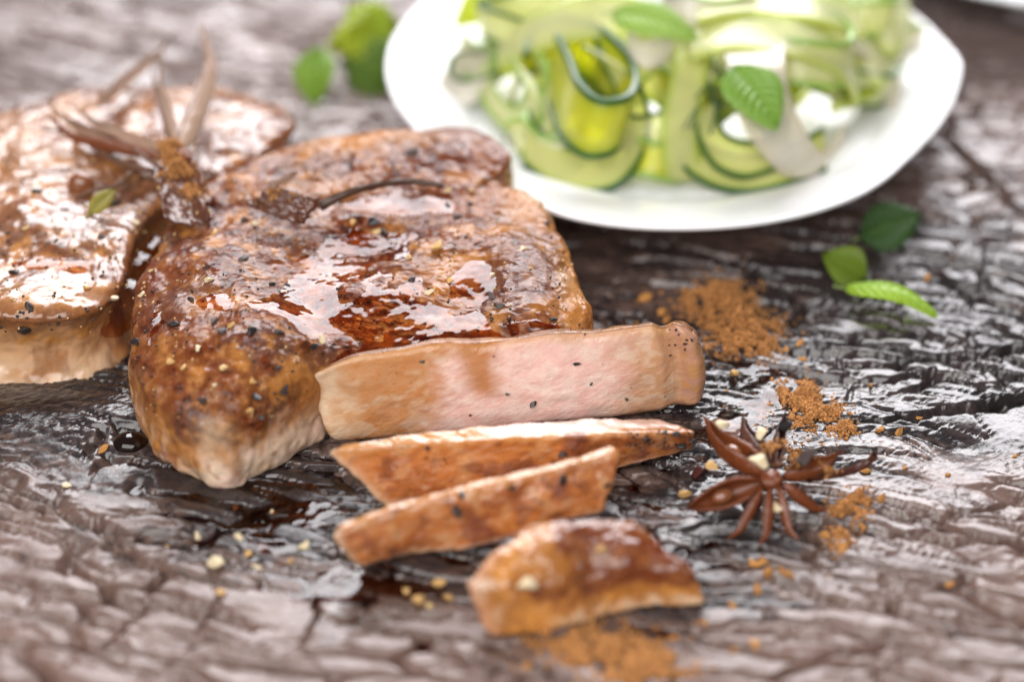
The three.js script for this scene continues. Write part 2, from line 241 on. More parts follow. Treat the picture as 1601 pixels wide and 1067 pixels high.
const HUMPS = blobs([[570, 385, 90, 40, -0.34], [600, 480, 150, 40, -0.3], [480, 470, 50, 60, -0.24], [740, 440, 50, 35, -0.14], [640, 320, 120, 16, -0.16], [350, 470, 80, 40, 0.06], [320, 540, 110, 60, 0.22], [330, 420, 60, 30, 0.14], [430, 520, 60, 50, 0.2], [830, 430, 70, 70, 0.16], [690, 230, 110, 34, 0.26], [560, 260, 90, 26, 0.1], [620, 410, 40, 14, 0.12], [550, 450, 40, 14, 0.14], [740, 380, 60, 24, 0.12], [650, 530, 160, 14, 0.12], [330, 480, 28, 12, -0.08]], 1.9);
const GOLD = blobs([[560, 225, 110, 20, 1], [640, 205, 60, 12, 0.6], [820, 320, 40, 40, 0.9], [900, 440, 26, 90, 1], [520, 300, 60, 16, 0.6], [330, 480, 36, 18, 0.9], [690, 420, 50, 30, 0.5], [470, 560, 30, 20, 0.4]], 1.9);
const REDS = blobs([[235, 430, 40, 36, 1], [640, 320, 130, 22, 0.9], [600, 440, 60, 22, 0.6], [300, 510, 70, 40, 0.4], [740, 250, 60, 40, 0.5]], 1.8);
const PURP = blobs([[820, 430, 70, 60, 0.9], [660, 330, 60, 26, 0.6], [270, 480, 60, 60, 0.7], [640, 250, 60, 22, 0.5]], 1.9);
const PALE = blobs([[885, 480, 40, 40, 0.55], [310, 690, 60, 22, 0.9], [440, 672, 70, 20, 0.9]], 1.2);
const steakGeo = steak({
  outline: [[300, 318, 1.75], [345, 275, 1.9], [410, 245, 1.9], [480, 222, 1.95], [560, 208, 2.05], [640, 206, 2.1], [715, 198, 2.15], [765, 212, 2.1], [793, 240, 2.0], [790, 266, 1.9], [779, 284, 1.82], [806, 296, 1.8], [850, 322, 1.75], [880, 375, 1.7], [903, 440, 1.6], [925, 500, 1.45], [880, 560, 1.35], [740, 552, 1.4], [620, 552, 1.4], [555, 562, 1.35], [508, 592, 1.25], [462, 626, 1.2], [392, 668, 1.1], [345, 690, 1.05], [285, 668, 1.15], [235, 625, 1.3], [210, 575, 1.35], [206, 520, 1.45], [212, 468, 1.5], [228, 425, 1.6], [250, 385, 1.65], [270, 345, 1.7]],
  nt: 1000, nr: 170, ns: 50, round: 4.2, out: -1, profile: (t) => 0.1 * Math.sin(Math.PI * t * 0.9) - 0.1 * t * t * t,
  height: (x, z) => 1.95 + field(HUMPS, x, z) + 0.05 * n2(x * 0.8, z * 0.8),
  rough: (x, y, z, r, s) => lump(x, y, z, lerp(1, 0.5, ss(0.1, 0.4, s))) + s * 0.1 * f3(x * 1.3, y * 1.3, z * 1.3, 2) + 0.05 * ss(0.1, 0.3, s) * f3(x * 3.2, y * 2.6, z * 3.2 + 5, 2) + 0.05 * Math.max(0, n3(x * 2.2 + 30, y * 2.2, z * 2.2)) * (1 - s),
  color: (x, y, z, r, s, ny) => {
    let k = crust(x, y, z);
    k = mix3(k, C.gold, 0.7 * field(GOLD, x, z)); k = mix3(k, C.red, 0.75 * field(REDS, x, z)); k = mix3(k, C.purple, 0.6 * field(PURP, x, z));
    const n = f3(x * 2.3, y * 2.3, z * 2.3), e = clamp(field(PALE, x, z), 0, 1);
    k = mix3(k, C.cream, 0.8 * ss(0.35, 0.9, e + 0.25 * n));
    const side = ss(0.02, 0.62, s + 0.22 * n + 0.2 * ss(0.93, 1, r) - 0.1), streak = n3(x * 5, y * 1.2, z * 5);
    let q = mix3(mix3(C.gold, C.brown, 0.35 + 0.8 * n), C.tan, 0.3); q = mix3(q, mix3(C.pale, C.cream, 0.4 - 0.6 * n), ss(-5.5, -4.6, x - 0.9 * n + 0.5 * (s - 0.5)) * ss(0.1, 0.5, s + 0.1 * n)); q = mix3(q, C.gold, 0.7 * ss(1.2, 1.5, x)); q = mix3(q, C.pink, 0.4 * ss(0, 0.5, f3(x, y * 2 + 8, z))); q = mix3(q, mix3(C.gold, C.brown, 0.4), 0.55 * ss(0.0, 0.5, f3(x * 2.4 + 3, y * 1.1, z * 2.4) + 0.25 - 0.5 * s)); q = mix3(q, [0.3, 0.1, 0.05], 0.6 * ss(0.25, 0.5, n3(x * 6, y * 6, z * 6) * 0.7 + 0.3 * streak)); q = mix3(q, C.cream, 0.35 * ss(0, 0.4, n3(x * 9, y * 3, z * 9)));
    return mix3(k, q, side);
  },
});
const mainSteak = mesh('pork_chop', steakGeo, crustMat);
tag(mainSteak, 'glazed pork chop with browned peppered top, slices cut from its front', 'pork chop');

const HUMPS2 = blobs([[60, 410, 140, 20, -0.12], [150, 450, 90, 30, -0.08], [60, 330, 90, 60, 0.2], [30, 480, 120, 30, 0.15], [200, 400, 50, 40, 0.1], [170, 300, 60, 30, -0.2], [350, 170, 80, 20, 0.1]], 1.7);
const PALE2 = blobs([[30, 270, 160, 80, 0.9], [60, 480, 170, 40, 1], [330, 150, 120, 22, 0.9], [20, 200, 120, 40, 0.9]], 1.6);
const leftGeo = steak({
  outline: [[-60, 490, 1.5], [0, 500, 1.5], [70, 502, 1.5], [130, 496, 1.45], [175, 470, 1.4], [196, 432, 1.5], [218, 372, 1.5], [250, 330, 1.5], [330, 290, 1.5], [420, 235, 1.5], [462, 196, 1.45], [430, 165, 1.4], [350, 145, 1.4], [240, 142, 1.4], [130, 150, 1.4], [10, 178, 1.4], [-130, 240, 1.4], [-190, 340, 1.4], [-150, 450, 1.45]],
  nt: 620, nr: 90, ns: 36, round: 5, out: -1, profile: (t) => 0.22 * Math.sin(Math.PI * t * 0.9) - 0.1 * t * t * t,
  height: (x, z) => 1.75 + field(HUMPS2, x, z) + 0.05 * n2(x * 0.8 + 5, z * 0.8),
  rough: (x, y, z) => lump(x + 40, y, z, 0.9),
  color: (x, y, z, r, s) => {
    let k = crust(x + 40, y, z, 1.3); const n = f3(x * 1.9 + 20, y * 1.9, z * 1.9), e = clamp(field(PALE2, x, z), 0, 1);
    k = mix3(k, C.tan, 0.15); k = mix3(k, C.tan, 0.4 * ss(0.3, 0.9, e + 0.5 * n));
    let q = mix3(C.gold, C.tan, ss(-0.3, 0.4, n)); q = mix3(q, mix3(C.cream, C.tan, 0.5 + n), ss(0.3, 0.8, s + 0.4 * n)); q = mix3(q, C.brown, 0.5 * ss(0.1, 0.5, f3(x * 3, y, z * 3))); 
    return mix3(mix3(k, C.brown, 0.7 * ss(0.93, 1, r) * (1 - ss(0, 0.2, s))), q, ss(0.05, 0.3, s + 0.2 * n - 0.05));
  },
});
const leftSteak = mesh('pork_chop', leftGeo, leftMat);
tag(leftSteak, 'blurred whole pork chop with pale fatty side behind the cut one', 'pork chop');

// A slice: eight corners, rounded edges, rough skin. corners: [left|right][bottom|top][back|front]
function slice(o) {
  const [nx, ny, nz] = o.n, cs = o.corners, r = o.r, len = (a, b) => a.distanceTo(b), D = [len(cs[0], cs[4]) / 2, len(cs[0], cs[2]) / 2, len(cs[0], cs[1]) / 2].map((d) => Math.max(d, r * 1.05));
  const pos = [], idx = [], key = new Map(), uvw = [];
  const add = (u, v, w) => {
    const k = Math.round(u * 4000) + ',' + Math.round(v * 4000) + ',' + Math.round(w * 4000); if (key.has(k)) return key.get(k);
    const q = [(2 * u - 1) * D[0], (2 * v - 1) * D[1], (2 * w - 1) * D[2]], i = q.map((x, j) => clamp(x, r - D[j], D[j] - r)), d = q.map((x, j) => x - i[j]), L = Math.hypot(...d);
    const e = i.map((x, j) => (x + (L ? d[j] / L * r : 0)) / D[j] * 0.5 + 0.5), p = V(0, 0, 0);
    for (let c = 0; c < 8; c++) p.addScaledVector(cs[c], (c & 4 ? e[0] : 1 - e[0]) * (c & 2 ? e[1] : 1 - e[1]) * (c & 1 ? e[2] : 1 - e[2]));
    if (o.bend) o.bend(p, u, v, w);
    pos.push(p.x, p.y, p.z); uvw.push([u, v, w]); key.set(k, pos.length / 3 - 1); return pos.length / 3 - 1;
  };
  const face = (na, nb, f, flip) => { for (let a = 0; a < na; a++) for (let b = 0; b < nb; b++) { const s = [f(a / na, b / nb), f((a + 1) / na, b / nb), f((a + 1) / na, (b + 1) / nb), f(a / na, (b + 1) / nb)].map((t) => add(...t)); flip ? idx.push(s[0], s[2], s[1], s[0], s[3], s[2]) : idx.push(s[0], s[1], s[2], s[0], s[2], s[3]); } };
  face(nx, ny, (a, b) => [a, b, 1]); face(nx, ny, (a, b) => [a, b, 0], true); face(nx, nz, (a, b) => [a, 1, b], true); face(nx, nz, (a, b) => [a, 0, b]); face(nz, ny, (a, b) => [0, b, a]); face(nz, ny, (a, b) => [1, b, a], true);
  const g = geom(pos, idx), n = g.attributes.normal, p = Float32Array.from(pos), col = [], uv = [];
  for (let i = 0; i < p.length / 3; i++) {
    const [u, v, w] = uvw[i], x = pos[i * 3], y = pos[i * 3 + 1], z = pos[i * 3 + 2], d = o.rough(x, y, z, u, v, w);
    p[i * 3] += n.getX(i) * d; p[i * 3 + 1] += n.getY(i) * d; p[i * 3 + 2] += n.getZ(i) * d;
    col.push(...o.color(x, y, z, u, v, w, n.getZ(i), n.getY(i))); uv.push((x + 0.3 * z) / 2.2, (y + 0.9 * z) / 2.2); note(p[i * 3], p[i * 3 + 1], p[i * 3 + 2]);
  }
  return geom(p, idx, uv, col);
}
const back = (p, dx, dy, dz) => V(p.x + dx, p.y + dy, p.z + dz);
// the standing thick slice with the pink cut face
{
  const bl = P(512, 696, 0.04), br = P(1098, 650, 0.04), tl = Z(474, 566, bl.z - 0.15), tr = Z(1090, 510, br.z - 0.12);
  const sl = blobs([[0, 0, 1, 1, 0]]);
  const g = slice({
    corners: [back(bl, 0.1, 0, -0.5), bl, back(tl, 0.15, -0.2, -0.36), tl, back(br, -0.05, 0, -0.7), br, back(tr, -0.05, -0.16, -0.46), tr], n: [420, 110, 50], r: 0.18,
    bend: (p, u, v, w) => {
      p.y += v * (0.1 * Math.sin(u * Math.PI) + 0.07 * ss(0.3, 0.15, Math.abs(u - 0.16))- 0.3 * ss(0.16, 0.0, u) + 0.03 * Math.sin(u * 23) - 0.10 * ss(0.035, 0, Math.abs(u - 0.915)) - 0.05 * ss(0.95, 1.0, u)) ;
      const edge = 0.1 * ss(0.04, 0, Math.abs(u - 0.925)), lobe = 0.05 * ss(0.06, 0, Math.abs(u - 0.972)); p.z += (w > 0.5 ? 1 : -1) * (lobe - edge) * Math.abs(2 * w - 1);
      p.x += u > 0.5 ? 0.1 * Math.sin(Math.PI * v) * u : (0.22 * (1 - v) - 0.06 * Math.sin(Math.PI * v)) * ss(0.3, 0, u) - 0.12 * (1 - u) * (1 - v); p.z += 0.1 * ss(0.16, 0.0, u) * Math.sin(v * 7) * w; p.z += w * (0.09 * Math.sin(v * Math.PI) + 0.06 * Math.sin(u * 5)); p.y += (1 - v) * 0.14 * ss(0.85, 1, u);
    },
    rough: (x, y, z, u, v, w) => 0.035 * f3(x * 1.3, y * 1.6, z * 1.3, 2) + 0.012 * n3(x * 2.2 + y * 3, y * 3.4 - x * 1.2, z * 3) + 0.005 * n3(x * 7 + 5, y * 12 - x * 4, z * 9) + 0.0025 * n3(x * 22, y * 26, z * 20) ,
    color: (x, y, z, u, v, w, nz, ny) => {
      const n = f3(x * 1.2, y * 1.5, z), m = f3(x * 3.2 + y * 2.2, y * 4 - x * 1.1, z * 2), fine = n3(x * 9 + y * 6, y * 16 - x * 5, z * 8);
      let k = mix3(C.pink, [0.85, 0.64, 0.56], ss(-0.3, 0.5, m)); k = mix3(k, [0.92, 0.74, 0.66], 0.5 * ss(0.1, 0.5, fine)); k = mix3(k, [0.7, 0.38, 0.33], 0.4 * ss(0.2, 0.55, n3(x * 4 + y * 5 + 9, y * 20 - x * 7, z * 8))); k = mix3(k, [0.7, 0.42, 0.36], 0.3 * ss(0.2, 0.7, -m + 0.4 * fine));
      const tanR = ss(0.66, 0.88, u + 0.06 * n - 0.06 * (v - 0.5)), tanL = ss(0.33, 0.2, u + 0.05 * n - 0.1 * v + 0.03 * m), rim = ss(0.84, 1.0, v + 0.05 * n + 0.04 * m);
      k = mix3(k, mix3(C.tan, [0.62, 0.4, 0.24], ss(-0.2, 0.4, m)), 0.85 * Math.max(tanR, 0)); k = mix3(k, mix3([0.5, 0.2, 0.05], C.tan, 0.3 + 0.8 * m), 0.92 * tanL); k = mix3(k, C.cream, 0.55 * tanL * ss(0.05, 0.4, f3(x * 1.8 + y, y * 2.6 - x, z * 2))); k = mix3(k, [0.4, 0.15, 0.05], 0.4 * tanL * ss(0.25, 0.5, n3(x * 2.2 + 7, y * 3 + x, z))); k = mix3(k, mix3(C.gold, C.tan, 0.4), 0.65 * rim);
      k = mix3(k, mix3(C.cream, C.tan, 0.4 + m), 0.85 * ss(0.13, 0.06, u + 0.03 * n));
      const drip = ss(0.08, 0.015, Math.abs(u - 0.44 + 0.03 * (v - 0.6) + 0.012 * m) + 0.03 * (1 - v)) * ss(0.34, 0.56, v + 0.05 * m); k = mix3(k, [0.46, 0.17, 0.03], 0.85 * drip);
      k = mix3(k, [0.46, 0.19, 0.05], 0.5 * ss(0.03, 0.01, Math.abs(u - 0.255 + 0.01 * m)) * ss(0.3, 0.1, v));
      if (u > 0.925) k = mix3(k, mix3([0.5, 0.26, 0.19], C.tan, 0.5 + m), ss(0.925, 0.94, u));
      k = mix3(k, [0.4, 0.2, 0.1], 0.55 * ss(0.012, 0.004, Math.abs(u - 0.924)));
      if (w < 0.93 && v > 0.8) k = mix3(k, mix3(crust(x, y, z, 0.6), C.tan, 0.25), ss(0.95, 0.8, w) * ss(0.8, 0.9, v));
      return mix3(k, C.gold, 0.4 * ss(0.06, 0, v));
    },
  });
  tag(mesh('pork_slice', g, cutMat), 'thick standing slice with pink cut face leaning on the chop', 'meat slice');
}
const searFace = (x, y, z, u, v, w, top0) => {
  const n = f3(x * 1.1, y * 1.4, z * 1.2), m = f3(x * 3, y * 3, z * 3), c = n3(x * 9, y * 9, z * 9);
  const fb = n3(x * 3 + y * 5, y * 14 - x * 3, z * 12); let k = mix3([0.5, 0.17, 0.045], [0.34, 0.095, 0.024], ss(-0.2, 0.4, n)); k = mix3(k, [0.62, 0.34, 0.16], 0.5 * ss(0.0, 0.5, m)); k = mix3(k, [0.2, 0.06, 0.024], 0.65 * ss(0.2, 0.6, -m + 0.5 * n)); k = mix3(k, C.pale, 0.15 * ss(0.1, 0.5, fb)); k = mix3(k, C.gold, 0.4 * ss(0.2, 0.6, c));
  k = mix3(k, mix3(C.gold, C.tan, 0.4), 0.5 * ss(0.86, 0.98, v + 0.05 * m)); k = mix3(k, mix3(C.pink, C.tan, 0.5), 0.7 * ss(0.14, 0.04, v + 0.05 * m)); k = mix3(k, C.cream, 0.6 * ss(0.05, 0.01, u + 0.02 * m)); k = mix3(k, [0.15, 0.04, 0.03], 0.6 * ss(0.2, 0.45, f3(x * 1.3 + 3, y * 1.7, z)) * ss(0.1, 0.3, v));
  return mix3(k, top0 ?? mix3(C.gold, C.tan, 0.6), ss(0.8, 0.55, w + 0.08 * m));
};
// second slice, crust turned to the front
{
  const tl = P(506, 706, 1.15), bl = P(606, 798, 0.05), tr = P(1094, 676, 0.75), br = P(1085, 700, 0.3);
  const g = slice({
    corners: [back(bl, 0.2, 0.0, -0.7), bl, back(tl, 0.3, 0.04, -0.16), tl, back(br, -0.4, -0.1, -0.55), br, back(tr, -0.85, 0.02, -0.42), tr], n: [360, 80, 40], r: 0.11,
    bend: (p, u, v, w) => { p.y += 0.12 * Math.sin(Math.PI * u) * v - 0.0 * w; p.z += 0.1 * Math.sin(Math.PI * u) * w; p.y -= (1 - v) * 0.34 * ss(0.2, 0.6, u) * (1 - u) * 1.2; },
    rough: (x, y, z) => 0.055 * f3(x * 1.2, y * 1.6, z * 1.2) + 0.02 * n3(x * 5, y * 5, z * 5) + 0.008 * n3(x * 15, y * 15, z * 15),
    color: (x, y, z, u, v, w, nz, ny) => { let k = searFace(x, y, z, u, v, w); const m = f3(x * 3, y * 3, z * 3); k = mix3(k, mix3(C.pale, C.pink, 0.4 + m), ss(0.75, 0.6, w) * ss(0.35, 0.6, u)); return mix3(k, [0.3, 0.09, 0.02], 0.5 * ss(0.85, 0.97, u + 0.04 * m)); },
  });
  tag(mesh('pork_slice', g, sliceMat), 'second cut slice, crust side out, tapering to the star anise', 'meat slice');
}
{
  const tl = P(516, 836, 0.95), bl = P(556, 898, 0.12), tr = P(974, 706, 1.45), br = P(945, 806, 0.5);
  const g = slice({
    corners: [back(bl, 0.15, 0, -0.75), bl, back(tl, 0.1, 0.0, -0.2), tl, back(br, -0.1, -0.15, -0.6), br, back(tr, -0.1, -0.03, -0.22), tr], n: [340, 90, 36], r: 0.13,
    bend: (p, u, v, w) => { p.y += 0.1 * Math.sin(Math.PI * u) * v; p.z += 0.08 * Math.sin(Math.PI * v) * w - 0.05 * Math.sin(u * 7); p.y += 0.05 * Math.sin(u * 9 + 1) * (1 - v); },
    rough: (x, y, z) => 0.055 * f3(x * 1.2 + 7, y * 1.6, z * 1.2) + 0.02 * n3(x * 5, y * 5, z * 5) + 0.008 * n3(x * 15, y * 15, z * 15),
    color: (x, y, z, u, v, w) => { let k = searFace(x + 11, y, z, u, v, w); const m = f3(x * 2.5, y * 2.5, z * 2.5); k = mix3(k, C.cream, 0.75 * ss(0.22, 0.05, v - 0.25 * u * 0 + 0.1 * m) * ss(0.5, 0.2, u)); k = mix3(k, mix3(C.pink, C.tan, 0.5), 0.6 * ss(0.16, 0.04, v + 0.05 * m)); return mix3(k, [0.22, 0.06, 0.03], 0.7 * ss(0.05, 0, Math.abs(u - 0.1) + 0.2 * Math.abs(v - 0.6) * 0.4)); },
  });
  tag(mesh('pork_slice', g, sliceMat), 'third cut slice, long and narrow, tilted over the end piece', 'meat slice');
}
{
  const flb = P(756, 1000, 0.03), frb = P(1108, 946, 0.03), flt = P(716, 912, 0.95), frt = P(1092, 888, 0.75), blt = P(828, 812, 1.25), brt = P(985, 806, 1.15), blb = P(800, 908, 0.03), brb = P(1030, 880, 0.03);
  const g = slice({
    corners: [blb, flb, blt, flt, brb, frb, brt, frt], n: [240, 80, 120], r: 0.16,
    bend: (p, u, v, w) => { p.y += v * (0.14 * Math.sin(Math.PI * w) * Math.sin(Math.PI * u) - 0.1 * ss(0.12, 0, Math.abs(u - 0.52)) * w); p.z += 0.1 * Math.sin(u * 7) * w; },
    rough: (x, y, z, u, v, w) => lump(x + 20, y, z, 0.95),
    color: (x, y, z, u, v, w) => {
      const n = f3(x * 1.5, y * 1.5, z * 1.5 + 6), m = f3(x * 4, y * 4, z * 4); let k = mix3(mix3(C.brown, C.gold, 0.5), C.gold, ss(-0.4, 0.3, n)); k = mix3(k, mix3(C.red, C.brown, 0.5 + m), ss(0.2, 0.5, u + 0.3 * n) * ss(0.35, 0.7, v + 0.15 * m)); k = mix3(k, C.cream, 0.5 * ss(0.3, 0.0, u) * ss(0.2, 0.5, -n + 0.3 * m));
      k = mix3(k, mix3(C.pink, C.tan, 0.6), 0.6 * ss(0.12, 0.03, u) ); k = mix3(k, [0.3, 0.1, 0.03], 0.5 * ss(0.1, 0.45, m + 0.4 * n)); k = mix3(k, mix3(C.cream, C.tan, 0.5 + m), 0.75 * ss(0.42, 0.15, v + 0.1 * m) * ss(0.25, 0.45, u)); return mix3(k, [0.12, 0.045, 0.02], 0.6 * ss(0.035, 0, Math.abs(u - 0.5 + 0.08 * m)));
    },
  });
  tag(mesh('pork_slice', g, sliceMat), 'small glazed end piece lying in front of the other slices', 'meat slice');
}

// ------------------------------------------------------------------ sauce: a clear brown sheet that shows where it stands above what it lies on
const sauceMat = (tint, rough = 0.05) => new THREE.MeshPhysicalMaterial({ color: new THREE.Color().setRGB(...tint), transmission: 1, thickness: 0, roughness: rough, ior: 1.42 });
function sauce(name, label, bs, source, base, mat, step, x0, x1, z0, z1, blur) {
  const nx = Math.ceil((x1 - x0) / step), nz = Math.ceil((z1 - z0) / step), h = new Float32Array(nx * nz), s = new Float32Array(nx * nz), a = new Float32Array(nx * nz);
  const bi = (x, z) => { const fx = (x - GX) / GRIDC - 0.5, fz = (z - GZ) / GRIDC - 0.5, i = Math.floor(fx), j = Math.floor(fz), u = fx - i, v = fz - j, q = (m, n) => source[clamp(n, 0, GH - 1) * GW + clamp(m, 0, GW - 1)]; return lerp(lerp(q(i, j), q(i + 1, j), u), lerp(q(i, j + 1), q(i + 1, j + 1), u), v); };
  for (let j = 0; j < nz; j++) for (let i = 0; i < nx; i++) { h[j * nx + i] = bi(x0 + i * step, z0 + j * step); }
  let p = h.slice(), q = new Float32Array(nx * nz);
  for (let k = 0; k < 3; k++) {
    for (let j = 0; j < nz; j++) { let acc = 0, n = 0; for (let i = -blur; i < nx; i++) { if (i + blur < nx) { acc += p[j * nx + i + blur]; n++; } if (i - blur - 1 >= 0) { acc -= p[j * nx + i - blur - 1]; n--; } if (i >= 0) q[j * nx + i] = acc / n; } }
    for (let i = 0; i < nx; i++) { let acc = 0, n = 0; for (let j = -blur; j < nz; j++) { if (j + blur < nz) { acc += q[(j + blur) * nx + i]; n++; } if (j - blur - 1 >= 0) { acc -= q[(j - blur - 1) * nx + i]; n--; } if (j >= 0) p[j * nx + i] = acc / n; } }
  }
  const pos = [], uv = [], idx = [];
  for (let j = 0; j < nz; j++) for (let i = 0; i < nx; i++) {
    const x = x0 + i * step, z = z0 + j * step, amt = clamp(field(bs, x, z), -1, 1.2), n = j * nx + i; a[n] = amt;
    s[n] = p[n] + base + 0.12 * amt + 0.022 * n2(x * 1.9, z * 1.9) + 0.01 * n2(x * 4.5, z * 4.5) + 0.004 * n2(x * 10, z * 10); pos.push(x, s[n], z); uv.push(x / 2.2, z / 2.2);
  }
  const keep = (n) => a[n] > 0.1 && s[n] > h[n] - 0.03;
  for (let j = 0; j + 1 < nz; j++) for (let i = 0; i + 1 < nx; i++) { const n = j * nx + i; if (keep(n) || keep(n + 1) || keep(n + nx) || keep(n + nx + 1)) idx.push(n, n + nx, n + 1, n + 1, n + nx, n + nx + 1); }
  const used = new Map(), P2 = [], U2 = [], I2 = idx.map((n) => { if (!used.has(n)) { used.set(n, P2.length / 3); P2.push(pos[n * 3], pos[n * 3 + 1], pos[n * 3 + 2]); U2.push(uv[n * 2], uv[n * 2 + 1]); } return used.get(n); });
  const m = mesh(name, geom(P2, I2, U2), mat); return tag(m, label, 'sauce');
}
sauce('sauce', 'brown glaze pooled in the hollows of the sliced chop', blobs([[565, 385, 100, 48, 1.1], [590, 470, 120, 44, 1.1], [480, 455, 60, 50, 0.8], [430, 490, 50, 30, 0.6], [740, 435, 52, 34, 0.9], [345, 480, 60, 26, 0.8], [690, 500, 160, 24, 0.7], [640, 315, 110, 30, 0.75], [690, 260, 70, 24, 0.5], [600, 245, 50, 16, 0.5], [280, 500, 60, 36, 0.3], [850, 505, 60, 14, 0.6]], 1.85), GRID, -0.098, sauceMat([0.78, 0.48, 0.23]), 0.032, -6.2, 1.8, -5, 3.2, 9);
sauce('sauce', 'brown glaze running over the blurred chop in thin lines', blobs([[120, 410, 150, 16, 0.9], [150, 436, 80, 22, 0.9], [205, 350, 26, 30, 0.6], [60, 350, 120, 26, 0.6], [280, 215, 90, 26, 0.9]], 1.7), GRID, -0.08, sauceMat([0.7, 0.45, 0.27]), 0.045, -10, -3.2, -7, 1.6, 9);
sauce('sauce', 'dark sauce puddle on the board in front of the chop and slices', blobs([[380, 800, 130, 50, 1.1], [300, 730, 50, 30, 0.9], [470, 780, 130, 60, 1], [430, 890, 80, 50, 0.7], [520, 930, 90, 32, 0.9], [660, 920, 120, 36, 1], [870, 985, 190, 24, 0.8], [1060, 900, 60, 60, 0.9], [1020, 790, 80, 60, 0.8], [1120, 870, 90, 30, 0.8], [560, 880, 50, 30, 0.7]], 0), BARE, -0.115, sauceMat([0.42, 0.2, 0.1], 0.06), 0.04, -7, 5, 3, 9.2, 8);
sauce('sauce', 'pale shining wet patch on the board beside the orange spice', blobs([[1190, 600, 36, 44, 1.2], [1150, 660, 40, 26, 0.9], [1240, 790, 40, 20, 0.6], [1120, 690, 40, 30, 0.8]], 0), BARE, -0.055, sauceMat([0.6, 0.45, 0.4], 0.08), 0.035, 2.6, 6.2, 0.4, 5.6, 7);
{ // the single drop in the pit
  const p = P(205, 700, 0.05), g = new THREE.SphereGeometry(0.3 * CM, 40, 24); g.scale(1, 0.55, 0.85); const m = mesh('sauce_drop', g, new THREE.MeshPhysicalMaterial({ color: 0x1a0d08, roughness: 0.04 }));
  m.position.set(p.x * CM, (top(p.x, p.z) + 0.02) * CM, p.z * CM); tag(m, 'lone dark shiny drop in a pit between the two chops', 'sauce drop');
}

// ------------------------------------------------------------------ star anise
function podGeo(L, Wd, D, open = 0.82, nu = 44, nv = 36) {                 // a boat-shaped pod along +x from the origin, slit up (+y)
  const pos = [], idx = [], row = (nv + 1) * 2;
  for (let i = 0; i <= nu; i++) {
    const u = i / nu, w = (Wd / 2) * (0.14 + 0.86 * Math.pow(Math.sin(Math.PI * Math.pow(Math.min(u * 1.12, 1), 0.8)), 0.9)) * (1 - 0.75 * ss(0.82, 1, u)), d = D * (0.25 + 0.75 * Math.sin(Math.PI * Math.pow(u, 0.75))) * (1 - 0.7 * ss(0.85, 1, u)), gap = open * Math.pow(Math.sin(Math.PI * clamp(u * 1.02 - 0.02, 0, 1)), 0.6), A = Math.PI * (1 - 0.04 - 0.36 * gap), y0 = 0.12 * L * ss(0.7, 1, u) * u;
    for (let s = 0; s < 2; s++) for (let j = 0; j <= nv; j++) {
      const t = s ? 1 - j / nv : j / nv, f = lerp(-A, A, t), k = s ? 0.76 : 1, lip = 1 + 0.1 * ss(0.75, 1, Math.abs(2 * t - 1)), wr = 1 + (0.1 * n2(u * 14 + L * 7, t * 5) + 0.06 * n2(u * 6, t * 24)) * (1 - s);
      pos.push(u * L, -d * k * Math.cos(f) * wr + y0, w * k * lip * Math.sin(f) * wr);
    }
  }
  for (let i = 0; i < nu; i++) for (let j = 0; j < row; j++) { const a = i * row + j, b = i * row + (j + 1) % row; idx.push(a, b, a + row, b, b + row, a + row); }
  return geom(pos, idx);
}
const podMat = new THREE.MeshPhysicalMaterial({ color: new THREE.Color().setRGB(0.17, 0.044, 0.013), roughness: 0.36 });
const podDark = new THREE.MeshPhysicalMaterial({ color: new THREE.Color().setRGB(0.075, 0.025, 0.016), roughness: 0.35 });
const podPale = new THREE.MeshPhysicalMaterial({ color: new THREE.Color().setRGB(0.45, 0.3, 0.22), roughness: 0.3 });
const seedMat = new THREE.MeshPhysicalMaterial({ color: new THREE.Color().setRGB(0.22, 0.075, 0.03), roughness: 0.15, clearcoat: 0.6 });
function aim(o, a, b, upv) { const X = b.clone().sub(a).normalize(), Y = upv.clone().addScaledVector(X, -upv.dot(X)).normalize(), Zv = X.clone().cross(Y); o.matrixAutoUpdate = true; o.quaternion.setFromRotationMatrix(new THREE.Matrix4().makeBasis(X, Y, Zv)); }
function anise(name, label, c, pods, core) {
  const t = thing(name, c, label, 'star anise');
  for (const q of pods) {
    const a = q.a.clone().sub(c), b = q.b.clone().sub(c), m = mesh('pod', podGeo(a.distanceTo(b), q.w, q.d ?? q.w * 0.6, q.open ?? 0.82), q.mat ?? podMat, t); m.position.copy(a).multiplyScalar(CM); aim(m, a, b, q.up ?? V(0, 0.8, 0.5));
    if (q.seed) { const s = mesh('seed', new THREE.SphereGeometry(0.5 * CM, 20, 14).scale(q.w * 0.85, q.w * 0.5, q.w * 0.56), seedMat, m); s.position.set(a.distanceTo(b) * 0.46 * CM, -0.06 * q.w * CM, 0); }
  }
  const g = new THREE.IcosahedronGeometry(core * CM, 3), p = g.attributes.position; for (let i = 0; i < p.count; i++) { const k = 1 + 0.25 * n3(p.getX(i) * 900, p.getY(i) * 900, p.getZ(i) * 900); p.setXYZ(i, p.getX(i) * k, p.getY(i) * k * 0.7, p.getZ(i) * k); } g.computeVertexNormals();
  mesh('core', g, podMat, t);
  t.updateMatrixWorld(true); t.traverse((o) => { if (o.isMesh) noteGeo(o.geometry.clone().applyMatrix4(o.matrixWorld)); });
  return t;
}
const AC = P(1205, 750, 0.75);
const A0 = (dx, dy, dz) => V(AC.x + dx, AC.y + dy, AC.z + dz);
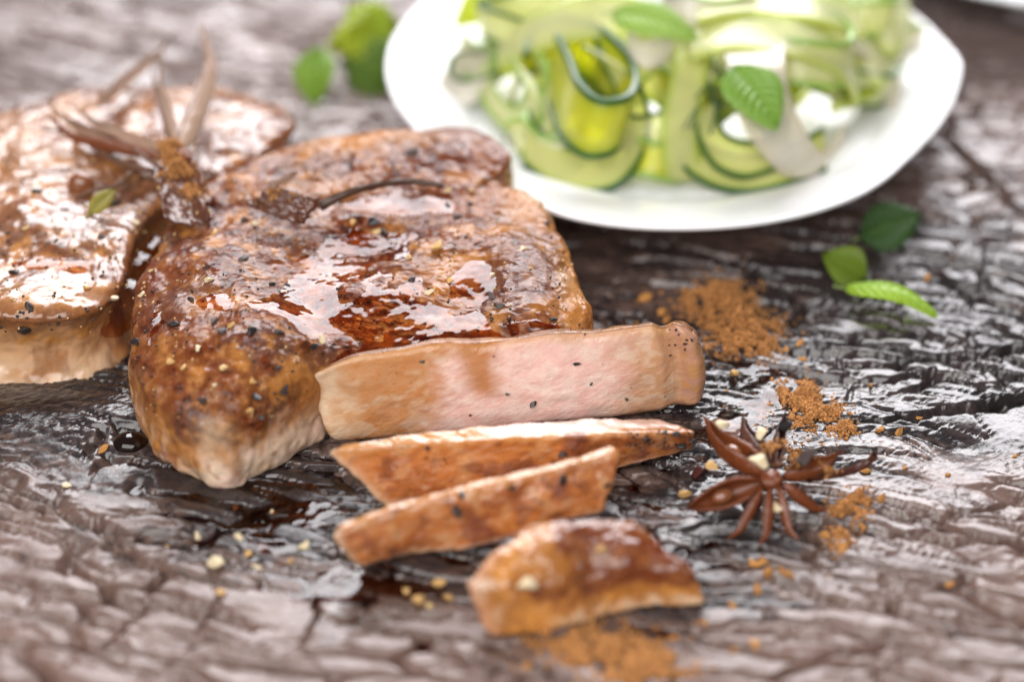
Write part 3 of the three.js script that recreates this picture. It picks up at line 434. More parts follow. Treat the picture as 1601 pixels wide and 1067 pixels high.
anise('star_anise', 'whole reddish brown star anise on the board beside the slices', AC, [
  { a: A0(-0.12, 0.05, -0.1), b: P(1094, 664, 0.95), w: 0.44, seed: 1, up: V(0.6, 0.9, 0.45) }, { a: A0(-0.15, 0, 0.05), b: P(1058, 803, 0.42), w: 0.46, seed: 1, up: V(0, 0.75, 0.75) },
  { a: A0(-0.15, -0.05, 0.15), b: P(1145, 852, 0.04), w: 0.13, d: 0.09, open: 0.3, mat: podMat, up: V(-1, 0.3, 0.3) }, { a: A0(-0.03, -0.05, 0.18), b: P(1197, 858, 0.04), w: 0.14, d: 0.1, open: 0.3, up: V(-1, 0.5, 0.2) }, { a: A0(0.12, -0.05, 0.15), b: P(1238, 850, 0.05), w: 0.13, d: 0.09, open: 0.3, up: V(1, 0.5, 0.2) },
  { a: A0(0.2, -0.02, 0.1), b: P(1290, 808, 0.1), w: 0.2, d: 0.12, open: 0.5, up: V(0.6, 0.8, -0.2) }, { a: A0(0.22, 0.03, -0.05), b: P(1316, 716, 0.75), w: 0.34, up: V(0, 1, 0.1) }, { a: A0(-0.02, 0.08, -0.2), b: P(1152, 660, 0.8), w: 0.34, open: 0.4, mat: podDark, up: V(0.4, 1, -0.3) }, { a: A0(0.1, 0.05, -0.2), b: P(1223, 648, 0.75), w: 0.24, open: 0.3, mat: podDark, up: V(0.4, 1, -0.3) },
], 0.2);
function twig(name, label, category, pts, r0, r1, mat, grp) {
  const c = new THREE.CatmullRomCurve3(pts), g = new THREE.TubeGeometry(c, 60, 1, 10, false), p = g.attributes.position, v = V(0, 0, 0);
  for (let i = 0; i <= 60; i++) { const q = c.getPointAt(i / 60); for (let j = 0; j <= 10; j++) { const k = i * 11 + j; v.fromBufferAttribute(p, k).sub(q); const r = lerp(r0, r1, i / 60) * (1 + 0.35 * n3(q.x * 4 + j, q.y * 4, q.z * 4 + i * 0.2)); v.multiplyScalar(r).add(q); p.setXYZ(k, v.x * CM, v.y * CM, v.z * CM); } }
  g.computeVertexNormals(); return tag(mesh(name, g, mat), label, category, grp);
}
twig('dry_twig', 'curled dark dry stem poking out right of the star anise', 'dry twig', [P(1262, 748, 0.6), P(1300, 742, 0.45), P(1335, 735, 0.35), P(1358, 722, 0.45), P(1368, 712, 0.6)], 0.09, 0.06, podDark);

// the second star anise, lying on both chops
const BC = P(278, 248, 2.25);
anise('star_anise', 'star anise lying on the chops, dusted with orange spice', BC, [
  { a: back(BC, -0.1, -0.05, -0.05), b: P(62, 203, 2.25), w: 0.17, open: 0.25, d: 0.12, mat: podMat, up: V(0, 1, -0.4) }, { a: back(BC, -0.2, 0, -0.25), b: P(78, 190, 2.0), w: 0.24, mat: podPale, d: 0.2, up: V(0, 1, 0) }, { a: P(150, 165, 2.1), b: P(275, 62, 2.1), w: 0.24, mat: podPale, d: 0.16, up: V(0.5, 1, 0) },
  { a: back(BC, 0.05, 0.05, -0.2), b: P(345, 58, 2.6), w: 0.26, d: 0.26, mat: podPale, up: V(-0.6, 0.6, 0.1) }, { a: back(BC, 0, 0.05, -0.2), b: P(240, 105, 2.5), w: 0.15, d: 0.16, mat: podPale, open: 0.3, up: V(0.6, 1, 0) }, { a: back(BC, -0.1, 0.0, -0.1), b: P(115, 180, 2.1), w: 0.2, d: 0.2, mat: podPale, up: V(0, 1, 0.5) },
], 0.28);
{ const p = P(128, 288, 1.85), t = mesh('spice_seed', new THREE.SphereGeometry(0.26 * CM, 24, 18).scale(1, 0.9, 0.8), seedMat); t.position.copy(p).multiplyScalar(CM); tag(t, 'round dark seed on the blurred chop below the star anise', 'seed'); }
const twigMat = new THREE.MeshPhysicalMaterial({ color: new THREE.Color().setRGB(0.16, 0.08, 0.05), roughness: 0.35 });
[['thin brittle twig across the pale pods, pointing left', [[250, 262, 2.3], [190, 222, 2.25], [130, 196, 2.2], [88, 176, 2.2]], 0.05], ['short brown twig rising behind the orange spice', [[268, 238, 2.3], [256, 190, 2.45], [246, 150, 2.6], [238, 112, 2.7]], 0.045], ['bent twig between the two upright pods', [[276, 230, 2.3], [292, 180, 2.5], [310, 140, 2.55], [318, 96, 2.7]], 0.035], ['splintered twig lying low over the blurred chop', [[240, 268, 2.15], [176, 250, 2.0], [120, 214, 2.0], [64, 200, 2.1]], 0.06], ['dark crumpled twig end by the seed', [[215, 262, 2.0], [180, 290, 1.95], [150, 296, 1.95], [118, 310, 1.9]], 0.06]].forEach(([l, p, w]) => twig('dry_twig', l, 'dry twig', p.map(([x, y, h]) => P(x, y, h)), w, w * 0.6, twigMat));
function flake(name, label, category, quad, mat, thick, curl) {
  const n = 40, m = 26, pos = [], idx = [], [a, b, c, d] = quad;
  const nrm = b.clone().sub(a).cross(d.clone().sub(a)).normalize(); if (nrm.y < 0) nrm.negate();
  for (let s = 0; s < 2; s++) for (let j = 0; j <= m; j++) for (let i = 0; i <= n; i++) {
    let u = i / n, v = j / m; const je = 0.05 * n2(v * 5, s * 0 + 3), jf = 0.06 * n2(u * 6 + 9, 4); u = lerp(je, 1 + je, u); v = lerp(jf, 1 + jf, v);
    const p = a.clone().lerp(b, u).lerp(d.clone().lerp(c, u), v), h = curl * Math.pow(2 * v - 1, 2) + 0.07 * f2(u * 4, v * 4, 4) + 0.03 * n2(u * 5, v * 16) - s * thick; p.addScaledVector(nrm, h); pos.push(p.x, p.y, p.z);
  }
  const N = (n + 1) * (m + 1), at = (s, i, j) => s * N + j * (n + 1) + i;
  for (let j = 0; j < m; j++) for (let i = 0; i < n; i++) { idx.push(at(0, i, j), at(0, i + 1, j), at(0, i, j + 1), at(0, i + 1, j), at(0, i + 1, j + 1), at(0, i, j + 1), at(1, i, j), at(1, i, j + 1), at(1, i + 1, j), at(1, i + 1, j), at(1, i, j + 1), at(1, i + 1, j + 1)); }
  for (let i = 0; i < n; i++) for (const j of [0, m]) idx.push(at(0, i, j), at(1, i, j), at(0, i + 1, j), at(0, i + 1, j), at(1, i, j), at(1, i + 1, j));
  for (let j = 0; j < m; j++) for (const i of [0, n]) idx.push(at(0, i, j), at(0, i, j + 1), at(1, i, j), at(0, i, j + 1), at(1, i, j + 1), at(1, i, j));
  return tag(mesh(name, geom(pos, idx), mat), label, category);
}
const barkMat = new THREE.MeshPhysicalMaterial({ color: new THREE.Color().setRGB(0.11, 0.04, 0.022), roughness: 0.3 });
noteGeo(flake('bark_flake', 'curled dark bark piece dusted with orange spice below the twigs', 'bark flake', [P(246, 268, 2.3), P(256, 348, 2.05), P(330, 352, 2.0), P(306, 262, 2.3)], barkMat, 0.06, 0.16).geometry);
noteGeo(flake('bark_flake', 'rough brown bark flake resting on the sliced chop', 'bark flake', [P(388, 322, 2.2), P(435, 294, 2.45), P(503, 314, 2.38), P(476, 352, 2.2)], barkMat, 0.07, 0.1).geometry);
flake('bark_flake', 'small pale edged splinter standing over the bark flake', 'bark flake', [P(408, 300, 2.25), P(462, 268, 2.4), P(464, 272, 2.36), P(418, 308, 2.2)], podPale, 0.03, 0.03);
twig('dry_twig', 'thin dark twig lying across the top of the sliced chop', 'dry twig', [P(500, 322, 2.2), P(545, 302, 2.36), P(590, 289, 2.38), P(640, 284, 2.36), P(694, 290, 2.28)], 0.085, 0.05, new THREE.MeshPhysicalMaterial({ color: new THREE.Color().setRGB(0.07, 0.032, 0.018), roughness: 0.4 }));

// ------------------------------------------------------------------ crumbs, pepper, spice
const crumbGeos = [0, 1, 2, 3, 4, 5].map((s) => { const g = mergeVertices(new THREE.IcosahedronGeometry(1, 2).deleteAttribute('normal').deleteAttribute('uv')), p = g.attributes.position; const cuts = [...Array(7)].map(() => V(rr(-1, 1), rr(-1, 1), rr(-1, 1)).normalize()); for (let i = 0; i < p.count; i++) { const q = V(p.getX(i), p.getY(i), p.getZ(i)); for (const c of cuts) { const d = q.dot(c); if (d > 0.42) q.addScaledVector(c, 0.42 - d); } const k = 1 + 0.18 * n3(q.x * 2.5 + s * 7, q.y * 2.5, q.z * 2.5); p.setXYZ(i, q.x * k * 1.35, q.y * k * 0.75, q.z * k); } g.computeVertexNormals(); return g; });
const cm = (r, g, b, ro = 0.55) => new THREE.MeshPhysicalMaterial({ color: new THREE.Color().setRGB(r, g, b), roughness: ro });
const PALEC = [cm(0.68, 0.48, 0.22), cm(0.6, 0.36, 0.13), cm(0.75, 0.62, 0.4)], BLACKC = [cm(0.022, 0.018, 0.018, 0.35), cm(0.04, 0.028, 0.024, 0.45), cm(0.07, 0.05, 0.045)], ORANGEC = [cm(0.5, 0.23, 0.06, 0.9), cm(0.42, 0.19, 0.05, 0.9)];
function crumb(name, label, category, group, px, py, r, mats, sink = 0.25) {
  const p = hit(px, py), m = mesh(name, crumbGeos[Math.floor(rnd() * 6)], mats[Math.floor(rnd() * mats.length)]), k = r / scaleAt(p); m.scale.setScalar(k * CM); m.rotation.set(rr(-0.4, 0.4), rr(0, 6), rr(-0.4, 0.4)); m.position.set(p.x * CM, (p.y + k * (0.5 - sink)) * CM, p.z * CM);
  return tag(m, label, category, group);
}
const chopPlace = (x, y) => x < 480 ? (y > 540 ? 'low on the front lobe of the sliced chop' : y > 440 ? 'high on the front lobe of the sliced chop' : 'below the bark on the sliced chop') : y < 345 ? 'on the back ridge of the sliced chop, by the twig' : x < 660 ? 'in the glaze pool of the sliced chop' : 'on the right part of the sliced chop';
for (const [x, y, r] of [[683, 388, 11], [590, 362, 7], [553, 348, 8], [818, 390, 7], [705, 440, 8], [672, 458, 8], [400, 352, 7], [336, 365, 8], [222, 462, 7], [327, 440, 8], [236, 425, 6], [310, 545, 7], [267, 568, 7], [288, 575, 7], [350, 575, 8], [395, 597, 8], [337, 603, 5], [388, 645, 8], [640, 404, 7], [830, 420, 5], [505, 535, 9], [770, 430, 6], [700, 300, 6], [360, 512, 9], [560, 500, 5], [735, 300, 6]])
  { const w = chopPlace(x, y); crumb('pepper_crumb', 'pale pepper crumb ' + w, 'pepper crumb', 'pale crumbs ' + w, x, y, r, PALEC); }
for (const [x, y, r] of [[335, 504, 10], [348, 521, 11], [445, 612, 10], [402, 622, 9], [645, 242, 10], [535, 305, 8], [383, 347, 7], [380, 405, 8], [318, 630, 8], [436, 577, 7], [700, 325, 7], [715, 340, 8], [425, 445, 6], [450, 448, 7], [490, 545, 9], [270, 510, 10], [300, 470, 7], [735, 320, 6], [585, 350, 12], [600, 365, 9], [780, 480, 9], [795, 500, 7], [645, 440, 6], [395, 520, 9], [437, 520, 8], [410, 655, 7], [865, 500, 6], [212, 538, 9], [855, 350, 6], [770, 465, 8]])
  { const w = chopPlace(x, y); crumb('pepper_flake', 'black pepper flake ' + w, 'pepper flake', 'black flakes ' + w, x, y, r, BLACKC); }
for (const [x, y, r] of [[660, 566, 5], [793, 617, 4], [835, 633, 6], [902, 570, 6], [772, 558, 3], [925, 600, 4], [735, 650, 3], [980, 625, 5]]) crumb('pepper_flake', 'tiny dark pepper speck on the pink cut face', 'pepper flake', 'dark specks on the pink cut face', x, y, r, BLACKC, 0.5);
for (const [x, y, r] of [[1062, 700, 9], [1056, 680, 8], [1010, 688, 7], [1080, 690, 7], [880, 712, 8], [668, 702, 8], [1040, 676, 6]]) crumb('pepper_flake', 'black pepper flake on the second cut slice', 'pepper flake', 'black flakes on the second slice', x, y, r, BLACKC, 0.35);
for (const [x, y, r] of [[880, 750, 11], [800, 765, 8], [950, 760, 7], [720, 775, 7], [716, 800, 10]]) crumb('pepper_flake', 'black pepper flake on the third narrow slice', 'pepper flake', 'black flakes on the third slice', x, y, r, BLACKC, 0.35);
for (const [x, y, r] of [[35, 518, 13], [90, 378, 10], [25, 427, 9], [48, 480, 8], [100, 330, 8], [180, 320, 12], [60, 300, 9], [158, 372, 9]]) crumb('pepper_flake', 'black pepper flake on the blurred chop', 'pepper flake', 'black flakes on the blurred chop', x, y, r, BLACKC, 0.3);
for (const [x, y, r] of [[136, 452, 8], [178, 467, 8], [40, 358, 7], [215, 350, 8]]) crumb('pepper_crumb', 'pale pepper crumb on the blurred chop', 'pepper crumb', 'pale crumbs on the blurred chop', x, y, r, PALEC, 0.3);
crumb('pepper_crumb', 'oval yellow crumb stuck on the left of the end piece', 'pepper crumb', null, 824, 916, 17, PALEC.slice(2));
crumb('pepper_crumb', 'round golden crumb on top of the end piece', 'pepper crumb', null, 940, 864, 17, PALEC.slice(1, 2));
for (const [x, y, r] of [[265, 855, 9], [425, 803, 8], [474, 856, 11], [376, 843, 9], [390, 868, 9], [310, 840, 9], [405, 890, 10], [345, 930, 9], [455, 880, 8], [370, 795, 7]]) crumb('pepper_crumb', 'yellow crumb lying in the dark sauce puddle', 'pepper crumb', 'crumbs in the sauce puddle', x, y, r, PALEC);
crumb('pepper_crumb', 'large pale crumb at the lower edge of the sauce puddle', 'pepper crumb', null, 335, 886, 15, PALEC.slice(2));
crumb('pepper_crumb', 'small yellow crumb on the pale wood at the edge of the char', 'pepper crumb', null, 105, 762, 8, PALEC);
crumb('spice_crumb', 'orange crumb on the dark char beside the drop', 'spice crumb', null, 163, 706, 9, ORANGEC);
for (const [x, y, r] of [[650, 940, 15], [685, 915, 13], [635, 925, 10], [672, 950, 9], [700, 935, 9]]) crumb('pepper_crumb', 'golden crumb of the cluster between the third slice and end piece', 'pepper crumb', 'cluster between third slice and end piece', x, y, r, PALEC.slice(0, 2));
for (const [x, y, r] of [[1375, 674, 8], [1405, 677, 9], [1480, 743, 6], [1255, 562, 7], [1228, 548, 8], [1360, 603, 6], [1435, 655, 7], [1250, 540, 9], [1585, 715, 5], [1415, 733, 6], [1352, 740, 8], [1350, 828, 10], [1378, 780, 9], [1200, 900, 12], [1222, 895, 9], [1195, 880, 9], [1320, 860, 10], [1185, 925, 10], [1145, 950, 10], [1480, 918, 10], [1180, 1010, 11], [830, 1010, 13], [822, 1045, 10], [1145, 1020, 9], [1100, 975, 9], [1230, 900, 14], [1180, 885, 14], [1450, 435, 10], [1290, 840, 10], [1310, 855, 8], [1010, 470, 11], [1035, 490, 10], [1070, 455, 9], [1040, 500, 9]])
  { const w = y > 850 ? 'on the blurred wood at the front' : x < 1100 ? 'on the dark wood left of the round spice heap' : y > 730 ? 'on the wood right of the small spice patch' : y < 620 ? 'on the dark wood right of the round spice heap' : 'on the shiny wood right of the grainy heap'; crumb('spice_crumb', 'loose orange spice crumb ' + w, 'spice crumb', 'loose orange crumbs ' + w, x, y, r, ORANGEC); }
for (const [x, y, r, l] of [[1190, 682, 15, 'white crumb behind the star anise, against the dark peppercorn'], [1186, 727, 17, 'white crumb on the upper pod of the star anise'], [1214, 800, 14, 'yellow crumb stuck on the lower pods of the star anise'], [1067, 776, 12, 'yellow crumb on the wood left of the star anise'], [1126, 670, 14, 'white crumb between the second slice and the star anise'], [1112, 735, 11, 'yellow crumb under the slit of the upper pod'], [1145, 590, 11, 'tan crumb on the wood below the round spice heap']]) crumb('pepper_crumb', l, 'pepper crumb', null, x, y, r, PALEC.slice(x === 1186 || x === 1190 ? 2 : 0, 3), 0);
for (const [x, y, r, l, m] of [[1223, 674, 17, 'black peppercorn behind the star anise', BLACKC], [1094, 742, 18, 'dark red peppercorn between the two big pods', [cm(0.07, 0.02, 0.018, 0.25)]], [1258, 722, 22, 'dark pepper clump on the core of the star anise', BLACKC.slice(2)]]) crumb('peppercorn', l, 'peppercorn', null, x, y, r, m, 0.1);

// too many to count: fine pepper, and the orange spice
const m4 = new THREE.Matrix4(), qt = new THREE.Quaternion(), eu = new THREE.Euler(), grit = mergeVertices(new THREE.IcosahedronGeometry(1, 0).deleteAttribute('normal').deleteAttribute('uv')); { const p = grit.attributes.position; for (let i = 0; i < p.count; i++) p.setXYZ(i, p.getX(i) * rr(0.7, 1.2), p.getY(i) * rr(0.6, 1.1), p.getZ(i) * rr(0.7, 1.2)); grit.computeVertexNormals(); }
const grit2 = mergeVertices(new THREE.IcosahedronGeometry(1, 1).deleteAttribute('normal').deleteAttribute('uv')); { const p = grit2.attributes.position; for (let i = 0; i < p.count; i++) { const k = rr(0.72, 1.2); p.setXYZ(i, p.getX(i) * k, p.getY(i) * k, p.getZ(i) * k); } grit2.computeVertexNormals(); }
function many(name, geo, mat, list, parent) {
  const im = new THREE.InstancedMesh(geo, mat, list.length); im.name = parent ? name : numbered(name); im.castShadow = im.receiveShadow = true; const col = new THREE.Color();
  list.forEach(([x, y, z, r, c], i) => { m4.compose(V(x * CM, y * CM, z * CM), qt.setFromEuler(eu.set(rr(0, 6), rr(0, 6), rr(0, 6))), V(r, r * rr(0.6, 1), r * rr(0.7, 1)).multiplyScalar(CM)); im.setMatrixAt(i, m4); im.setColorAt(i, col.setRGB(...c)); });
  (parent ?? scene).add(im); im.userData.kind = 'stuff'; return im;
}
{
  const list = [], put = (px, py, r, c) => { const p = hit(px, py); list.push([p.x, p.y + r * 0.2, p.z, r, c]); };
  for (let i = 0; i < 1700; i++) { const px = rr(210, 920), py = rr(215, 660), p = hit(px, py); if (p.y < 0.9 || (py > 525 && px > 465) || f2(p.x * 1.3, p.z * 1.3) < -0.15) continue; put(px, py, rr(0.012, 0.038), rnd() < 0.62 ? [0.03, 0.022, 0.02] : [0.55, 0.36, 0.16]); }
  for (let i = 0; i < 260; i++) { const px = rr(-10, 240), py = rr(230, 520); if (hit(px, py).y > 0.9) put(px, py, rr(0.015, 0.045), rnd() < 0.6 ? [0.03, 0.022, 0.02] : [0.55, 0.36, 0.16]); }
  for (let i = 0; i < 60; i++) { if (i % 3 === 0) put(rr(1040, 1100), rr(505, 560), rr(0.012, 0.04), [0.03, 0.02, 0.02]); if (i < 22) put(rr(520, 1050), rr(560, 650), rr(0.006, 0.013), [0.1, 0.05, 0.03]); if (i < 60) put(rr(980, 1090), rr(672, 700), rr(0.012, 0.035), [0.03, 0.02, 0.02]); if (i < 30) put(rr(560, 960), rr(690, 820), rr(0.012, 0.03), [0.04, 0.02, 0.015]); }
  tag(many('pepper_dust', grit, new THREE.MeshPhysicalMaterial({ color: 0xffffff, roughness: 0.5 }), list), 'fine cracked pepper scattered over both chops and the slices', null, null, 'stuff');
}
const spiceMat = new THREE.MeshPhysicalMaterial({ color: 0xffffff, roughness: 1 });
function heap(label, spots, n, rMin, rMax, pile, big = 0.72) {
  const list = [];
  for (let i = 0; i < n; i++) {
    let w = rnd() * spots.reduce((a, s) => a + s[4], 0), s = spots[0]; for (const q of spots) { if (w < q[4]) { s = q; break; } w -= q[4]; }
    const a = rr(0, 6.283), q = Math.sqrt(-Math.log(1 - rnd())) * (0.62 + 0.3 * n2(Math.cos(a) * 1.7 + s[0], Math.sin(a) * 1.7 + s[1])) * (rnd() < 0.12 ? 1.7 : 1), px = s[0] + Math.cos(a) * q * s[2], py = s[1] + Math.sin(a) * q * s[3], p = hit(px, py), cl = f2(p.x * 3.5, p.z * 3.5); if (pile < 0.45 && Math.abs(pile - 0.3) > 0.001 && p.y > 0.45) continue;
    if (cl < -0.15 && q > 0.3) continue;
    const hgt = pile * s[5] * Math.exp(-2.2 * q * q) * Math.max(0.2, 0.8 + 0.9 * cl) * Math.pow(rnd(), 0.3), r = big * lerp(rMin * 0.5, rMax, Math.pow(rnd(), 4)), t = rr(0.6, 1.15);
    const y = p.y + Math.max(0.005, hgt), zz = p.z + 0; list.push([p.x + rr(-0.02, 0.02), y, zz, r, [0.5 * t, 0.225 * t, 0.07 * t]]);
  }
  tag(many('spice_powder', grit2, spiceMat, list), label, null, null, 'stuff');
}
heap('round heap of orange ground spice under the plate rim', [[1130, 480, 60, 34, 2, 1], [1160, 520, 52, 34, 2, 1], [1175, 540, 40, 20, 1, 0.7], [1110, 465, 40, 20, 0.8, 0.6]], 26000, 0.018, 0.055, 0.42);
heap('grainy orange spice heap beside the bright wet patch', [[1250, 625, 38, 26, 2, 1], [1280, 650, 42, 22, 1.4, 0.7], [1322, 672, 16, 12, 0.5, 1], [1250, 660, 70, 30, 0.35, 0.1]], 15000, 0.015, 0.05, 0.24);
heap('small orange spice patch right of the star anise', [[1340, 785, 26, 18, 1.2, 1], [1320, 800, 26, 22, 0.8, 0.7], [1310, 840, 26, 24, 0.35, 0.4]], 6000, 0.015, 0.05, 0.22);
heap('blurred orange spice patch at the lower edge', [[950, 1020, 78, 30, 2, 1], [1000, 1045, 60, 26, 1.4, 1], [900, 1005, 44, 18, 0.8, 0.7]], 22000, 0.018, 0.055, 0.22, 0.95);
heap('orange spice clinging to the top of the leaning star anise', [[268, 240, 26, 22, 2, 0.5], [275, 268, 24, 16, 1.4, 0.6], [295, 300, 20, 14, 0.3, 0.1], [430, 300, 50, 16, 0.25, 0.05]], 6500, 0.018, 0.05, 0.46);
heap('orange spice sprinkled on the core of the star anise on the board', [[1215, 700, 26, 12, 1, 0.4], [1245, 718, 34, 16, 0.8, 0.3], [1298, 740, 12, 8, 0.3, 0.5]], 1800, 0.015, 0.045, 0.3);

// ------------------------------------------------------------------ mint
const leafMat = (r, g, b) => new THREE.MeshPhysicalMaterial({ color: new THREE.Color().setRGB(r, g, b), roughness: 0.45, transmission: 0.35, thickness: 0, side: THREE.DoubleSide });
function leafGeo(L, Wd, arch, fold) {
  const nu = 60, nv = 36, pos = [], idx = [];
  for (let i = 0; i <= nu; i++) for (let j = 0; j <= nv; j++) {
    const u = i / nu, t = 2 * j / nv - 1, tooth = 1 - 0.09 * ((u * 11) % 1), w = Wd / 2 * Math.pow(Math.sin(Math.PI * Math.pow(u, 0.78)), 0.8) * tooth, vein = Math.abs(Math.sin((u * 9 - Math.abs(t) * 2.2) * Math.PI));
    pos.push(u * L, arch * Math.sin(Math.PI * u) * L - fold * Math.abs(t) * w * (1 - 0.5 * Math.abs(t)) * -1 - 0.12 * arch * t * t * L + 0.1 * Wd * Math.pow(vein, 0.6) * (0.3 + Math.abs(t)) * (1 - t * t) * 2 - 0.03 * Wd * ss(0.08, 0, Math.abs(t)), t * w);
  }
  for (let i = 0; i < nu; i++) for (let j = 0; j < nv; j++) { const a = i * (nv + 1) + j; idx.push(a, a + 1, a + nv + 1, a + 1, a + nv + 2, a + nv + 1); }
  return geom(pos, idx);
}
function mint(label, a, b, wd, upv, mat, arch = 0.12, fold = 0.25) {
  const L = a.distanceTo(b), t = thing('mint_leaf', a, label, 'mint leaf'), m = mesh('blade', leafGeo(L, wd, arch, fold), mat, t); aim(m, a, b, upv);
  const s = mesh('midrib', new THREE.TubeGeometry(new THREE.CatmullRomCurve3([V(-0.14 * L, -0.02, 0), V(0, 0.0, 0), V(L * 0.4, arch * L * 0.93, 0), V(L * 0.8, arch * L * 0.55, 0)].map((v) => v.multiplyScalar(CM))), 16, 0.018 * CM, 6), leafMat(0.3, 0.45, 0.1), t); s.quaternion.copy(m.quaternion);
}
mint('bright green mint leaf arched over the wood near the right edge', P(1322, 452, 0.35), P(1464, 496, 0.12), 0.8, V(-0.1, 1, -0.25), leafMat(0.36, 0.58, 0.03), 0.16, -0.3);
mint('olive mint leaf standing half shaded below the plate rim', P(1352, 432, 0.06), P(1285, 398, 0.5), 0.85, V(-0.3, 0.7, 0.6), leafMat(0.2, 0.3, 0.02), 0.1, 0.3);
mint('dark blurred mint leaf behind the other two', P(1345, 372, 0.2), P(1442, 335, 0.7), 1.0, V(-0.2, 0.7, 0.8), leafMat(0.05, 0.12, 0.025), 0.1, 0.2);  // leaf colour darkened for the shade it stands in
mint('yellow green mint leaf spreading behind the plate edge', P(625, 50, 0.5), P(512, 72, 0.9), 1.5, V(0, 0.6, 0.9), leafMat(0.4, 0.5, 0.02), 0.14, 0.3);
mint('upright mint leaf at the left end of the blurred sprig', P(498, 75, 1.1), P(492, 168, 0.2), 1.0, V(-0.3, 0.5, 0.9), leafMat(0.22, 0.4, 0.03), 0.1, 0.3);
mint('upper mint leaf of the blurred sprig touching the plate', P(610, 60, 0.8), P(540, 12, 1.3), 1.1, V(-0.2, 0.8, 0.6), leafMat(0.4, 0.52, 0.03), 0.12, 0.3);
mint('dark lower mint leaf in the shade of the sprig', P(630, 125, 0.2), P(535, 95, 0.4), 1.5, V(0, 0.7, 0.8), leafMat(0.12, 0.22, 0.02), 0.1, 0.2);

mint('dried yellow green leaf tucked beside the seed on the blurred chop', P(140, 335, 1.95), P(182, 296, 2.1), 0.35, V(0.3, 0.8, 0.5), leafMat(0.35, 0.3, 0.04));

// ------------------------------------------------------------------ plate
const PLC = P(1050, 96, 1.5);
const rimPx = [[597, 84], [606, 130], [640, 190], [700, 248], [770, 290], [840, 322], [900, 341], [980, 353], [1080, 356], [1180, 349], [1270, 331], [1340, 306], [1385, 279], [1412, 254], [1444, 222], [1478, 180], [1498, 132], [1504, 92]].map(([x, y]) => P(x, y, 1.5)).map((p) => [Math.atan2(p.z - PLC.z, p.x - PLC.x), Math.hypot(p.x - PLC.x, p.z - PLC.z)]).sort((a, b) => a[0] - b[0]);
function rimR(a) { a = Math.atan2(Math.sin(a), Math.cos(a)); if (a < 0) a = -a; if (a <= rimPx[0][0]) return rimPx[0][1]; for (let i = 0; i + 1 < rimPx.length; i++) if (a <= rimPx[i + 1][0]) { const t = (a - rimPx[i][0]) / (rimPx[i + 1][0] - rimPx[i][0]); return lerp(rimPx[i][1], rimPx[i + 1][1], t); } return rimPx[rimPx.length - 1][1]; }
const NA = 360, RS = []; for (let i = 0; i < NA; i++) { let s = 0, w = 0; for (let k = -5; k <= 5; k++) { const q = Math.exp(-k * k / 8); s += q * rimR((i + k) / NA * 2 * Math.PI); w += q; } RS.push(s / w); }
function plateGeo() {
  const prof = [[0, 0.48], [0.3, 0.48], [0.56, 0.5], [0.63, 0.56], [0.69, 0.72], [0.75, 0.9], [0.84, 1.1], [0.92, 1.3], [0.965, 1.43], [0.982, 1.49], [0.994, 1.505], [1, 1.46], [0.995, 1.4], [0.975, 1.33], [0.9, 1.08], [0.75, 0.66], [0.62, 0.3], [0.57, 0.22], [0.55, 0.06], [0.52, 0.06], [0.5, 0.2], [0.3, 0.24], [0, 0.24]];
  const c = new THREE.CatmullRomCurve3(prof.map(([r, y]) => V(r, y, 0)), false, 'centripetal').getPoints(150), pos = [], idx = [], round = 6.05;
  for (const p of c) for (let i = 0; i < NA; i++) { const a = i / NA * 2 * Math.PI, R = lerp(round, RS[i], ss(0.62, 1, p.x)); pos.push(Math.cos(a) * R * Math.max(0, p.x), p.y, Math.sin(a) * R * Math.max(0, p.x)); }
  for (let k = 0; k + 1 < c.length; k++) for (let i = 0; i < NA; i++) { const a = k * NA + i, b = k * NA + (i + 1) % NA; idx.push(a, b, a + NA, b, b + NA, a + NA); }
  return geom(pos, idx);
}
const china = new THREE.MeshPhysicalMaterial({ color: new THREE.Color().setRGB(0.8, 0.8, 0.815), roughness: 0.18 });
const plate = mesh('plate', plateGeo(), china); plate.position.set(PLC.x * CM, 0, PLC.z * CM); tag(plate, 'white porcelain plate with a gently lobed rim, holding cucumber salad', 'plate');
const plate2 = plate.clone(); plate2.name = numbered('plate'); scene.add(plate2); { const q = P(1618, 9, 1.5); plate2.position.set((q.x + 2.6) * CM, 0, (q.z - 5.6) * CM); plate2.rotation.y = 1.9; } tag(plate2, 'second white plate, only its edge showing at the upper corner', 'plate');

